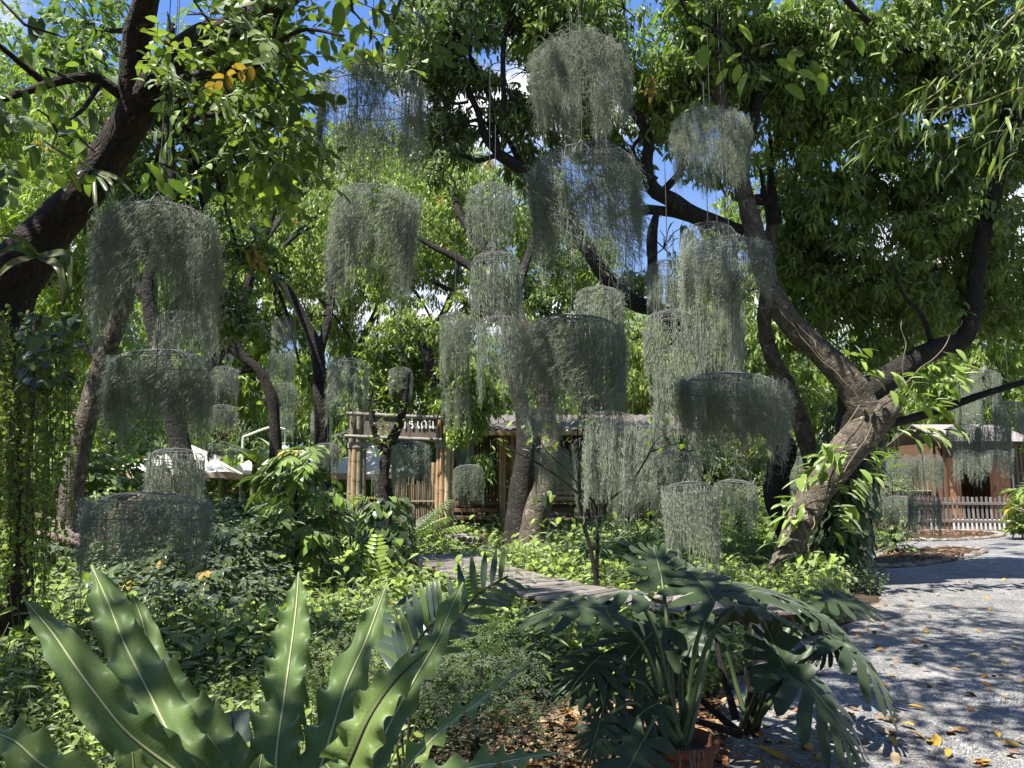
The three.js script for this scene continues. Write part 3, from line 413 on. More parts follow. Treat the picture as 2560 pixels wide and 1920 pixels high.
// --- trees standing further back
const backTrees = [
  // name, label, base px, depth, trunk path [px,py,r], branches, blobs [px,py,depth offset,r,n], colours
  ['pale_trunk_tree', 'pale leaning trunk standing behind the hanging vine curtain', 12, [[185, 1200, 0.17], [225, 1020, 0.155], [265, 880, 0.15], [300, 780, 0.14], [295, 690, 0.12], [240, 580, 0.10], [215, 470, 0.08], [245, 330, 0.08], [260, 200, 0.06]], [[[255, 900, 0.05], [215, 870, 0.05], [180, 850, 0.045], [140, 800, 0.03]], [[300, 740, 0.08], [350, 700, 0.07], [420, 640, 0.05]]], [[120, 480, 0, 1.2, 330], [250, 330, 0.5, 1.2, 360], [60, 640, 0.5, 1.0, 260], [200, 700, 1.5, 0.9, 240], [60, 270, 1, 1.2, 320]], 'grey', 'olive', 'fresh'],
  ['twin_stem_tree', 'dark twin stemmed tree behind the stacked moss baskets', 10, [[500, 1420, 0.20], [480, 1280, 0.14], [455, 1130, 0.13], [425, 1000, 0.12], [395, 860, 0.11], [375, 760, 0.10], [378, 680, 0.09], [410, 560, 0.07], [428, 470, 0.06], [425, 360, 0.06], [415, 220, 0.08], [430, 60, 0.05]], [[[400, 880, 0.14], [445, 800, 0.13], [470, 700, 0.12], [480, 600, 0.11], [470, 480, 0.09], [500, 330, 0.06], [560, 210, 0.04]], [[378, 740, 0.1], [330, 720, 0.08], [290, 760, 0.05]], [[425, 420, 0.05], [380, 330, 0.04], [350, 240, 0.03]]], [[520, 560, 1, 0.9, 300], [600, 420, 1, 0.9, 300], [420, 300, 0.5, 0.9, 260], [600, 640, 1.4, 0.8, 240], [380, 560, 1.4, 0.8, 200], [300, 450, 1.5, 0.9, 240], [520, 180, 0, 0.7, 160], [640, 240, 0.8, 0.8, 220], [660, 350, 1.2, 0.7, 180], [600, 100, 0.4, 0.8, 200], [240, 80, 0.6, 0.9, 220], [560, 780, 1.6, 0.6, 160]], 'dark', 'deep', 'olive'],
  ['arching_tree', 'dark arching tree behind the parasols', 17, [[690, 1250, 0.2], [688, 1100, 0.13], [680, 1000, 0.12], [650, 930, 0.11], [600, 880, 0.10], [590, 800, 0.09], [620, 720, 0.11], [650, 620, 0.09], [690, 520, 0.06]], [[[620, 900, 0.12], [570, 870, 0.12], [530, 910, 0.11], [480, 960, 0.09]], [[640, 920, 0.1], [590, 930, 0.08], [560, 940, 0.06]]], [[640, 640, 7, 1.8, 420], [560, 760, 9, 1.6, 320], [740, 560, 7, 1.8, 460], [700, 800, 9, 1.5, 280], [480, 800, 9, 1.5, 280], [830, 460, 5, 1.6, 440]], 'dark', 'mid', 'fresh'],
  ['slender_tree', 'slender forked tree rising behind the bamboo gate', 18.5, [[810, 1300, 0.2], [805, 1100, 0.18], [800, 960, 0.17], [790, 870, 0.16], [760, 800, 0.12], [715, 720, 0.1], [665, 660, 0.08], [630, 560, 0.06]], [[[795, 900, 0.12], [820, 800, 0.1], [835, 700, 0.08], [850, 560, 0.06], [880, 430, 0.04]], [[835, 700, 0.06], [900, 640, 0.05], [960, 590, 0.03]]], [[760, 640, 1, 1.4, 460], [880, 560, 1, 1.5, 520], [820, 760, 6, 1.6, 380], [960, 700, 5, 1.4, 330], [900, 880, 7, 1.4, 300], [700, 860, 7, 1.4, 260], [960, 470, 1.5, 1.4, 420], [760, 960, 1.4, 0.8, 200]], 'dark', 'mid', 'fresh'],
  ['bushy_tree', 'bushy tree whose leaning trunk rises behind the sign board', 21, [[1130, 1250, 0.22], [1120, 1060, 0.2], [1085, 940, 0.19], [1060, 860, 0.18], [1010, 760, 0.14], [960, 660, 0.1], [940, 520, 0.07]], [[[1060, 860, 0.1], [1120, 760, 0.1], [1150, 640, 0.07]]], [[1000, 460, 2, 1.7, 600], [1110, 440, 3, 1.7, 560], [930, 600, 2, 1.4, 440], [1060, 620, 2, 1.5, 460], [1010, 900, 1.5, 1.3, 420], [930, 1000, 1.5, 0.9, 240], [1110, 860, 2, 1.1, 320], [860, 420, 3, 1.4, 420]], 'dark', 'mid', 'olive'],
  ['far_mango_tree', 'rounded far tree with sunlit yellow green crown under open sky', 27, [[900, 1260, 0.3], [890, 1000, 0.26], [870, 800, 0.2], [860, 600, 0.12]], [[[880, 900, 0.14], [960, 740, 0.12], [1020, 600, 0.08]], [[880, 900, 0.14], [800, 740, 0.1], [760, 600, 0.07]]], [[820, 400, 0, 2.0, 620], [930, 430, 0, 2.2, 700], [1060, 450, 0, 2.2, 640], [720, 480, 0, 2.0, 560], [860, 560, -1, 2.2, 620], [1010, 600, -1, 2.0, 520], [740, 640, -1, 1.8, 420], [1120, 560, 1, 1.8, 420]], 'grey', 'olive', 'lime'],
  ['tall_hedge_tree', 'dense tree closing the view behind the parasols', 24, [[560, 1230, 0.25], [550, 1000, 0.2], [540, 760, 0.14]], [[[545, 880, 0.1], [480, 760, 0.08]], [[545, 880, 0.1], [620, 760, 0.08]]], [[520, 640, 0, 1.9, 520], [420, 760, 0, 1.7, 420], [620, 780, 0, 1.7, 420], [520, 900, 0, 1.6, 380], [640, 950, 0, 1.4, 300], [420, 980, 0, 1.4, 300], [300, 900, 0, 1.6, 360], [660, 560, 1, 1.8, 420]], 'grey', 'olive', 'lime'],
  ['shaded_tree', 'dense dark crowned tree standing behind the near trunk and vines', 15, [[40, 1280, 0.25], [70, 1000, 0.2], [90, 700, 0.15], [60, 420, 0.1]], [[[80, 800, 0.1], [160, 640, 0.08]], [[85, 760, 0.1], [-10, 560, 0.08]]], [[60, 420, 0, 1.5, 420], [160, 560, 0, 1.4, 380], [-20, 640, 0, 1.4, 340], [140, 760, 0, 1.2, 300], [90, 130, 0, 1.5, 360], [240, 880, 1, 1.1, 280], [320, 1020, 1, 0.9, 240], [150, 1000, 1, 1.0, 240], [250, 180, 1, 1.4, 320]], 'grey', 'olive', 'lime'],
  ['roadside_tree', 'light crowned tree behind the door hut beyond the path', 30, [[2450, 1260, 0.3], [2440, 1050, 0.26], [2430, 880, 0.2], [2420, 700, 0.14]], [[[2435, 920, 0.15], [2360, 800, 0.12], [2300, 720, 0.08]], [[2435, 920, 0.15], [2540, 800, 0.12]]], [[2300, 760, 0, 2.2, 560], [2440, 720, 0, 2.4, 620], [2570, 800, 0, 2.2, 520], [2380, 900, 0, 1.8, 420], [2520, 960, 0, 1.7, 380], [2250, 900, 0, 1.7, 360], [2340, 1000, -1, 1.2, 260]], 'grey', 'olive', 'fresh'],
  ['copse_tree', 'dense green tree filling the gap behind the crooked limb', 22, [[1720, 1260, 0.28], [1730, 1050, 0.24], [1740, 860, 0.18], [1750, 700, 0.12]], [[[1735, 900, 0.12], [1660, 820, 0.1]], [[1735, 900, 0.12], [1820, 800, 0.1], [1880, 700, 0.07]]], [[1700, 860, 0, 1.6, 460], [1800, 760, 0, 1.7, 500], [1880, 860, 0, 1.5, 420], [1620, 930, 0, 1.4, 360], [1820, 980, 0, 1.6, 420], [1700, 1040, 0, 1.3, 320], [1960, 700, 1, 1.6, 420], [1840, 560, 2, 1.2, 260], [1560, 860, 1, 1.1, 260], [2000, 960, 1, 1.5, 360]], 'dark', 'mid', 'lime'],
  ['hut_shade_tree', 'dense low tree leaning over the bamboo hut roof', 25, [[1500, 1260, 0.25], [1490, 1080, 0.2], [1480, 920, 0.14]], [[[1488, 980, 0.1], [1400, 880, 0.08]], [[1488, 980, 0.1], [1580, 880, 0.08]]], [[1400, 800, 0, 1.7, 420], [1500, 820, 0, 1.7, 400], [1440, 960, 0, 1.4, 320], [1560, 960, 0, 1.4, 300], [1330, 720, 0, 1.6, 340], [1260, 640, 1, 1.7, 380], [1480, 720, 1, 1.3, 240]], 'dark', 'mid', 'olive'],
  ['poolside_tree', 'far sunlit tree seen between the twin stems and the gate', 31, [[380, 1240, 0.3], [400, 1000, 0.25], [420, 760, 0.18]], [[[410, 900, 0.14], [330, 700, 0.1]], [[410, 900, 0.14], [500, 680, 0.1]]], [[330, 560, 0, 2.3, 520], [450, 480, 0, 2.4, 560], [580, 500, 0, 2.3, 520], [690, 420, 0, 2.2, 460], [200, 640, 0, 2.2, 460], [400, 740, -1, 2.0, 400], [60, 520, 0, 2.4, 460]], 'grey', 'olive', 'lime'],
];
backTrees.forEach(([name, label, D, trunk, branches, blobs, bk, ca, cb], k) => {
  const foot = at(trunk[0][0], trunk[0][1], D), t = thing(name, label, 'tree', V(foot.x, 0, foot.z));
  addLimb(t, 'trunk', [[V(foot.x, -0.05, foot.z), trunk[0][2] * 1.35], ...(foot.y > 0.3 ? [[foot, trunk[0][2]]] : []), ...lp(trunk.slice(1).map(([x, y, r]) => [x, y, D, r]))], B[bk], { rad: 12, seg: 0.14 });
  branches.forEach((b) => addLimb(t, 'branch', lp(b.map(([x, y, r], i) => [x, y, D + i * 0.25, r])), B[bk], { rad: 8, seg: 0.14 }));
  // every clump of leaves hangs on a twig of its own
  const hub = lp([[...trunk[trunk.length - 2].slice(0, 2), D, 0.05]])[0][0];
  blobs.forEach(([x, y, dd, r], i) => { const c = at(x, y, D + dd), m = hub.clone().lerp(c, 0.5).add(V(0, 0.3 + 0.1 * r, 0)); addLimb(t, 'branch', [[hub, 0.06], [m, 0.045], [c, 0.02]], B[bk], { rad: 6, seg: 0.3 }); });
  crown(t, blobs.map(([x, y, dd, r, n]) => blob(x, y, D + dd, r, Math.round(n * 0.8))), D > 20 ? (k % 2 ? G.far : [...G.far, sprigOval(140 + k, 9, 0.15, 0.07, 0.4)]) : k % 3 === 1 ? [G.mango[0], ...G.oval] : G.mango, D > 20 ? LEAFMATT : LEAF, GREEN[{ deep: 'mid', mid: 'olive', olive: 'fresh' }[ca]], GREEN[cb === 'olive' ? 'fresh' : 'lime'], 100 + k * 7, { size: D > 26 ? 1.6 : D > 20 ? 1.4 : 1.1, gap: -0.03 });
});

// --- the wood that closes the view all round, each tree with its own stem and crown
{
  const R = rng(515);
  for (let i = 0; i < 16; i++) {
    const px = -180 + i * 190 + (R() - 0.5) * 60, D = 33 + (i % 3) * 3.5, foot = V(at(px, 1200, D).x, 0, -D), h = lerp(7.5, 9.5, R()), t = thing('wood_tree', `full crowned tree of the far wood, ${['behind the near trunk', 'behind the vine curtain', 'behind the pale leaning trunk', 'behind the twin stems', 'behind the first parasol', 'behind the arching tree', 'behind the second parasol', 'behind the gate', 'behind the sign board', 'behind the double trunk', 'behind the hut', 'behind the hut end', 'behind the crooked trunk', 'behind the big fork', 'behind the door hut', 'past the cane fence'][i]}`, 'tree', foot, 'trees of the far wood');
    addLimb(t, 'trunk', [[V(foot.x, -0.05, foot.z), 0.3], [V(foot.x + (R() - 0.5), h * 0.4, foot.z), 0.2], [V(foot.x + (R() - 0.5), h * 0.85, foot.z), 0.08]], B.dark, { rad: 8, seg: 0.4 });
    const bl = []; for (let k = 0; k < 9; k++) { const an = k * 2.4, rr = k < 5 ? 2.1 : 1.2, y = h * lerp(0.16, 0.92, k / 8); bl.push([V(foot.x + Math.cos(an) * rr, y, foot.z + Math.sin(an) * rr * 0.7), 2.1, 1.5, 1.6, 130]); }
    crown(t, bl, G.far, LEAFMATT, GREEN.olive, GREEN.lime, 900 + i, { size: 2.1, gap: -0.15 });
  }
}

// --- trees round and behind the viewer: their crowns keep the open sky off the foreground
{
  const R = rng(818);
  const spots = [[-10.5, 6.5, 'behind the viewer on the sunny side'], [-3.5, 11, 'behind the viewer'], [4.5, 9.5, 'behind the viewer beside the path'], [11, 5.5, 'across the path behind the viewer'], [13.5, -2.5, 'across the path beside the viewer'], [15.5, -9.5, 'across the path opposite the fork'], [-12, -1, 'beyond the leaning tree']];
  for (const [x, z, where] of spots) {
    const h = lerp(8.5, 9.5, R()), t = thing('shade_tree', `wide crowned shade tree ${where}`, 'tree', V(x, 0, z), 'shade trees round the garden path');
    addLimb(t, 'trunk', [[V(x, -0.05, z), 0.34], [V(x + 0.2, h * 0.35, z), 0.25], [V(x, h * 0.8, z + 0.2), 0.1]], B.dark, { rad: 9, seg: 0.3 });
    const bl = []; for (let k = 0; k < 10; k++) { const an = k * 2.4, rr = k < 7 ? 2.6 : 1.3; bl.push([V(x + Math.cos(an) * rr, h * lerp(0.34, 0.95, k / 9), z + Math.sin(an) * rr), 1.9, 1.3, 1.9, 90]); }
    for (let k = 0; k < 5; k++) { const c = bl[k * 2][0]; addLimb(t, 'branch', [[V(x, h * 0.4, z), 0.1], [V(lerp(x, c.x, 0.5), h * 0.55, lerp(z, c.z, 0.5)), 0.06], [c, 0.02]], B.dark, { rad: 6, seg: 0.4 }); }
    crown(t, bl, G.far, LEAFMATT, GREEN.mid, GREEN.olive, 700 + x * 3, { size: 2.1, gap: -0.3 });
  }
}
// ---------------------------------------------------------------- hanging wire baskets draped with grey moss
// unit basket: radius 0.5, top of the dome at y = 0; the moss hangs from the ribs
function basketFrame(wire, ribs) {
  const list = [], prof = [[0.12, 0], [0.22, -0.008], [0.34, -0.035], [0.43, -0.085], [0.485, -0.16], [0.5, -0.24]];
  const ring = (r, y, k = 1) => { const g = new THREE.TorusGeometry(r, wire * k, 4, 36); g.rotateX(Math.PI / 2); g.translate(0, y, 0); list.push(g); };
  ring(0.12, 0, 1.6); ring(0.28, -0.02, 0.8); ring(0.43, -0.085, 1.1); ring(0.5, -0.24, 1.2); ring(0.5, -0.55, 0.7);
  for (let i = 0; i < ribs; i++) { const a = i / ribs * 6.2832, pts = prof.map(([r, y]) => V(Math.cos(a) * r, y, Math.sin(a) * r)); list.push(new THREE.TubeGeometry(new THREE.CatmullRomCurve3(pts), 7, wire * 0.62, 3, false)); }
  for (let i = 0; i < 4; i++) { const a = i / 4 * 6.2832; list.push(new THREE.TubeGeometry(new THREE.LineCurve3(V(Math.cos(a) * 0.5, -0.24, Math.sin(a) * 0.5), V(Math.cos(a) * 0.5, -0.55, Math.sin(a) * 0.5)), 1, wire * 0.7, 3, false)); }
  for (let i = 0; i < 3; i++) { const a = i / 3 * 6.2832; list.push(new THREE.TubeGeometry(new THREE.LineCurve3(V(Math.cos(a) * 0.12, 0, Math.sin(a) * 0.12), V(0, 0.16, 0)), 1, wire * 0.8, 3, false)); }
  return merge(list);
}
// curly filaments as narrow ribbons
function mossShape(seed, tassels, curls, len, width, topBare, open = 0.25, cs = 6) {
  const R = rng(seed), pos = [], idx = [];
  const ribbon = (pts, wd, a) => { const cx = Math.cos(a) * wd, cz = Math.sin(a) * wd, s = pos.length / 3; pts.forEach((p, i) => { const k = i === pts.length - 1 ? 0.3 : 1; pos.push(p.x - cx * k, p.y, p.z - cz * k, p.x + cx * k, p.y, p.z + cz * k); if (i) { const o = s + i * 2; idx.push(o - 2, o - 1, o, o, o - 1, o + 1); } }); };
  for (let t = 0; t < tassels; t++) {
    const a = R() * 6.2832; let on = R(), r, y;
    if (N3(Math.cos(a) * 2.2 + seed, Math.sin(a) * 2.2, seed * 1.7) < -open) continue;
    if (on < topBare) { r = lerp(0.2, 0.48, Math.sqrt(R())); y = -0.01 - Math.pow(r / 0.5, 3) * 0.16; } else { r = 0.5; y = -0.09 - Math.pow(R(), 1.4) * 0.46; }
    const clump = 0.5 + 0.8 * (0.5 + N3(Math.cos(a) * 1.6 + seed * 3, Math.sin(a) * 1.6, 2)), L = len * clump * lerp(0.45, 1.1, R());
    const cx = Math.cos(a) * r, cz = Math.sin(a) * r, sw = R() * 6.28, n = 7, pts = [];
    for (let i = 0; i <= n; i++) { const u = i / n, wv = 0.022 * Math.sin(u * 8 + sw) + 0.016 * Math.sin(u * 19 + sw * 2); pts.push(V(cx * (1 + 0.03 * u * (R() - 0.2)) + wv * Math.cos(sw), y - u * L, cz + wv * Math.sin(sw))); }
    ribbon(pts, width * 0.9, R() * 3.14);
    for (let c = 0; c < curls; c++) {
      const u = Math.pow(R(), 0.8), p = pts[Math.min(n, Math.floor(u * n))], q = [], ph = R() * 6.28, rr = lerp(0.014, 0.048, R()), drop = lerp(-0.01, 0.07, R()), dir = R() * 6.28, reach = lerp(0.01, 0.06, R()), turn = lerp(2.2, 5.5, R());
      for (let i = 0; i <= cs; i++) { const v = i / cs, ang = ph + v * turn; q.push(V(p.x + Math.cos(dir) * reach * v + rr * (Math.cos(ang) - Math.cos(ph)), p.y - drop * v + rr * 0.9 * (Math.sin(ang * 1.2) - Math.sin(ph * 1.2)), p.z + Math.sin(dir) * reach * v + rr * (Math.sin(ang) - Math.sin(ph)))); }
      ribbon(q, width * lerp(0.6, 1.0, R()), R() * 3.14);
    }
  }
  return geoFrom(pos, idx);
}
const moss = leafMat({ vertexColors: false, color: rgb(0.265, 0.305, 0.225), clearcoat: 0, transmission: 0.35, roughness: 1 });
const wire = std({ color: rgb(0.17, 0.17, 0.165), roughness: 0.5, metalness: 0.35 });
const cordMat = std({ color: rgb(0.08, 0.08, 0.08) });
const frameNear = basketFrame(0.0042, 40), frameFar = basketFrame(0.0055, 30);
const mossNear = [1, 2, 3, 4].map((s) => mossShape(s, 800, 12, [0.95, 1.1, 1.25, 1.05][s - 1], 0.0026, 0.12, [0.2, 0.3, 0.36, 0.14][s - 1]));
const mossFar = [5, 6, 7, 8].map((s) => mossShape(s, 400, 7, [0.85, 1.05, 1.25, 1.1][s - 5], 0.0046, 0.10, [0.2, 0.3, 0.4, 0.12][s - 5], 4));
const cordGeo = new THREE.CylinderGeometry(1, 1, 1, 5, 1, true); cordGeo.translate(0, 0.5, 0);
let basketNo = 0;
// px, py of the dome's top, width in pixels, real diameter, moss length factor; the diameter gives the depth
function basket(px, py, wpx, dia, { near = false, long = 1, label, hang = 1, turn = 0, variant, tiltX = 0 } = {}) {
  const d = dia * FPX / wpx, p = at(px, py, d), k = basketNo++;
  const t = thing('moss_basket', label, 'hanging basket', p, near ? 'large wire baskets of grey moss hung among the trees' : 'wire baskets of grey moss hung among the trees');
  t.rotation.set(tiltX, turn || k * 2.399, 0); 
  const f = l('wire_frame', near ? frameNear : frameFar, wire, t); f.scale.setScalar(dia);
  const list = near ? mossNear : mossFar, m = l('moss', list[variant ?? k % 4], moss, t); m.scale.set(dia, dia * long, dia); m.userData.kind = 'stuff';
  const c = l('cord', cordGeo, cordMat, t), top = Math.max(0.4, Math.min(9.6, hang > 3 ? hang : p.y + hang) - p.y - 0.16 * dia); c.position.y = 0.155 * dia; c.scale.set(near ? 0.0032 : 0.0045, top, near ? 0.0032 : 0.0045);
  const tilt = rng(k * 13 + 5); const ta = (tilt() - 0.5) * 0.22, tb = (tilt() - 0.5) * 0.22; f.rotation.set(ta, 0, tb); m.rotation.set(ta * 0.7, 0, tb * 0.7);
  return t;
}
const nearBaskets = [
  [395, 522, 280, 0.92, 'big dark moss basket hung beneath the leaning tree, thick tassels at both sides', { variant: 1 }],
  [930, 190, 262, 0.75, 'ragged moss basket with bare gaps hung against blue sky', { variant: 3 }],
  [1447, 122, 235, 0.8, 'highest dark moss basket under the overhead branch', { variant: 0 }],
  [946, 478, 205, 0.9, 'dark moss basket with tilted wire rim hung below the ragged one', { variant: 2 }],
  [1455, 388, 270, 0.9, 'largest shaggy moss basket crossed by the crooked dark limb', { variant: 1 }],
  [1432, 792, 255, 0.72, 'dark domed moss basket hung low beside the bamboo hut', { variant: 2 }],
  [1815, 608, 205, 0.65, 'dark domed moss basket hung in front of the big fork', { variant: 0 }],
  [1835, 932, 255, 0.62, 'open domed moss basket hung low in front of the big fork', { variant: 1 }],
  [398, 875, 232, 0.82, 'black domed moss basket above the white parasol', { variant: 0 }],
  [372, 1232, 270, 0.5, 'wide dark moss basket hung just above the undergrowth', { variant: 3 }],
  [1775, 300, 180, 0.6, 'thin dark moss basket hung beside the upright branch', { variant: 2 }],
];
nearBaskets.forEach(([x, y, wd, long, label, o]) => basket(x, y, wd, 0.74, { near: true, long, label, hang: 7.2, ...o }));
const farBaskets = [ // x, y, width, diameter, length, label
  [1224, 463, 115, 1.1, 'upright moss basket at the head of the long column of three'], [1238, 633, 122, 1.5, 'long moss basket in the middle of the column of three'], [1244, 792, 104, 1.4, 'long moss basket at the foot of the column of three'],
  [1770, 568, 140, 1.5, 'pale capped moss basket hung behind the dark domed one'], [1668, 655, 98, 1.2, 'moss basket hung against the white cloud'], [1672, 778, 130, 1.3, 'pale moss basket hung beneath the cloud'], [1690, 873, 110, 1.7, 'long moss basket hung between pale tassels by the crooked limb'], [1800, 765, 118, 1.2, 'bright moss basket hung under the dark domed one'],
  [1500, 720, 120, 0.9, 'dim moss basket half hidden under the shaggy largest one'],
  [463, 780, 128, 1.0, 'grey moss basket close against the dark twin stems'], [561, 833, 55, 1.0, 'small moss basket hung topmost of the row by the twin stems'], [562, 918, 66, 0.9, 'round topped moss basket second in the row by the twin stems'], [560, 1012, 68, 0.8, 'flat topped moss basket third in the row above the parasol'], [560, 1110, 68, 0.7, 'yellowish moss basket just above the parasol cloth'],
  [712, 793, 56, 1.2, 'moss basket topmost of the slim column of four'], [707, 876, 60, 1.2, 'moss basket second down the slim column of four'], [708, 958, 62, 0.95, 'moss basket third down the slim column of four'], [708, 1020, 52, 1.3, 'moss basket lowest of the slim column of four'],
  [802, 948, 52, 1.1, 'narrow moss basket beside the bright white one'], [808, 1022, 50, 1.2, 'narrow moss basket lower beside the bright white one'], [818, 1108, 62, 0.9, 'moss basket hung over the parasols beside the gate'],
  [876, 896, 100, 1.45, 'bright whitish moss basket hung by the bamboo gate post'], [1002, 918, 56, 0.9, 'small dim moss basket behind the mossy snag'],
  [1138, 783, 72, 1.1, 'moss basket topmost above the sign end'], [1138, 868, 70, 1.1, 'moss basket second above the sign end'], [1140, 970, 70, 1.2, 'moss basket just above the sign end post'],
  [1025, 1104, 92, 0.95, 'square looking moss basket hung in the gate opening'], [1148, 1072, 60, 1.2, 'moss basket hung beside the gate post band'], [1170, 1162, 72, 1.0, 'ragged moss basket hung before the hut steps'],
  [1365, 1006, 88, 1.1, 'rough moss basket tied against the pale leaning trunk'], [1380, 1118, 84, 1.0, 'moss basket lower against the pale leaning trunk'], [1585, 1146, 94, 1.0, 'white ribbed moss basket in front of the hut bench'],
  [1528, 1030, 120, 1.5, 'broad dim moss basket in front of the hut roof'], [1480, 1090, 105, 1.6, 'dim moss basket hung before the hut posts'], [1690, 1130, 110, 1.3, 'long dim moss basket behind the thin sapling'],
  [1718, 1205, 125, 1.1, 'dim moss basket close over the bright ferns'], [1838, 1200, 100, 0.9, 'sunlit white moss basket over the bright ferns'], [1640, 1040, 100, 1.6, 'long moss basket beside the thin sapling top'],
  [445, 1122, 130, 1.0, 'white wire domed moss basket in front of the parasol'],
  [1978, 1140, 62, 1.0, 'small moss basket between the crooked trunk and the big fork'],
  [2462, 925, 66, 1.2, 'moss basket hung high over the door hut roof'], [2525, 1005, 70, 1.3, 'moss basket at the far end of the long low branch'], [2405, 1062, 70, 0.9, 'moss basket hung against the hut roof edge'], [2483, 1060, 72, 0.8, 'moss basket with pale rim against the hut roof'],
  [2418, 1126, 58, 1.0, 'moss basket hung in the open doorway'], [2492, 1126, 62, 0.95, 'moss basket hung before the orange door leaf'], [2322, 1136, 60, 1.1, 'moss basket beside the door hut corner post'], [2248, 1136, 60, 1.2, 'moss basket beyond the broken stub of the fork'],
  [2312, 1236, 70, 1.0, 'moss basket hung low before the picket fence'], [2245, 1240, 66, 1.1, 'moss basket hung low over the creeper column'], [2190, 1200, 62, 1.0, 'moss basket showing past the ivy clad trunk'], [2420, 960, 56, 1.6, 'thin moss basket above the long low branch'],
];
farBaskets.forEach(([x, y, wd, long, label]) => basket(x, y, wd, 0.56, { long, label, hang: 1.6 }));
// ---------------------------------------------------------------- bamboo gate, bench, rail, boardwalk, parasols, hut, door hut, fence
const grainMap = (a, b, seed) => texture(256, (u, v) => { const g = pn(u, v * 0.08, 22, seed, 4) * 1.4 + pn(u, v, 30, seed + 3, 2) * 0.3, k = clamp(0.5 + g, 0, 1); return [0, 1, 2].map((i) => lerp(a[i], b[i], k)); });
const wood = (a, b, seed, rep = 2, o = {}) => std({ map: withRepeat(grainMap(a, b, seed), rep), roughness: 0.8, ...o });
const bambooTan = wood([0.55, 0.44, 0.32], [0.76, 0.65, 0.51], 3, 2, { roughness: 0.5 }), bambooPale = wood([0.60, 0.53, 0.42], [0.80, 0.74, 0.62], 5, 2, { roughness: 0.55 }), bambooGrey = wood([0.42, 0.39, 0.33], [0.62, 0.58, 0.50], 7, 2, { roughness: 0.65 });
const plankGrey = [wood([0.36, 0.335, 0.315], [0.56, 0.535, 0.51], 9), wood([0.30, 0.275, 0.255], [0.48, 0.455, 0.43], 10), wood([0.42, 0.40, 0.375], [0.63, 0.605, 0.575], 11)];
const woodOrange = wood([0.58, 0.39, 0.25], [0.74, 0.53, 0.36], 12, 1.5, { roughness: 0.55 }), woodBrown = wood([0.33, 0.245, 0.18], [0.49, 0.375, 0.28], 13), woodOld = wood([0.34, 0.26, 0.19], [0.50, 0.39, 0.30], 14);
const ironMat = std({ color: rgb(0.07, 0.065, 0.06), roughness: 0.5, metalness: 0.6 });
// culm: swelling at each node, upright from its foot, metres
function culm(h, r, node = 0.36, seed = 1) {
  const R = rng(seed), pts = [new THREE.Vector2(0.001, 0)]; let y = 0; pts.push(new THREE.Vector2(r, 0));
  let nx = node * lerp(0.3, 1, R());
  while (nx < h - 0.03) { pts.push(new THREE.Vector2(r, nx - 0.014), new THREE.Vector2(r * 1.14, nx - 0.004), new THREE.Vector2(r * 0.97, nx + 0.003), new THREE.Vector2(r * 1.08, nx + 0.011), new THREE.Vector2(r, nx + 0.022)); nx += node * lerp(0.85, 1.15, R()); }
  pts.push(new THREE.Vector2(r, h), new THREE.Vector2(r * 0.82, h), new THREE.Vector2(r * 0.80, h - 0.05), new THREE.Vector2(0.001, h - 0.05));
  const g = new THREE.LatheGeometry(pts, 12), uv = g.attributes.uv, p = g.attributes.position; for (let i = 0; i < p.count; i++) uv.setXY(i, uv.getX(i) * 0.4, p.getY(i)); return g;
}
function along(g, a, b) { const d = b.clone().sub(a); g.applyQuaternion(qTo(d)); g.translate(a.x, a.y, a.z); return g; }
const culmBetween = (a, b, r, seed = 1, node = 0.36) => along(culm(a.distanceTo(b), r, node, seed), a, b);

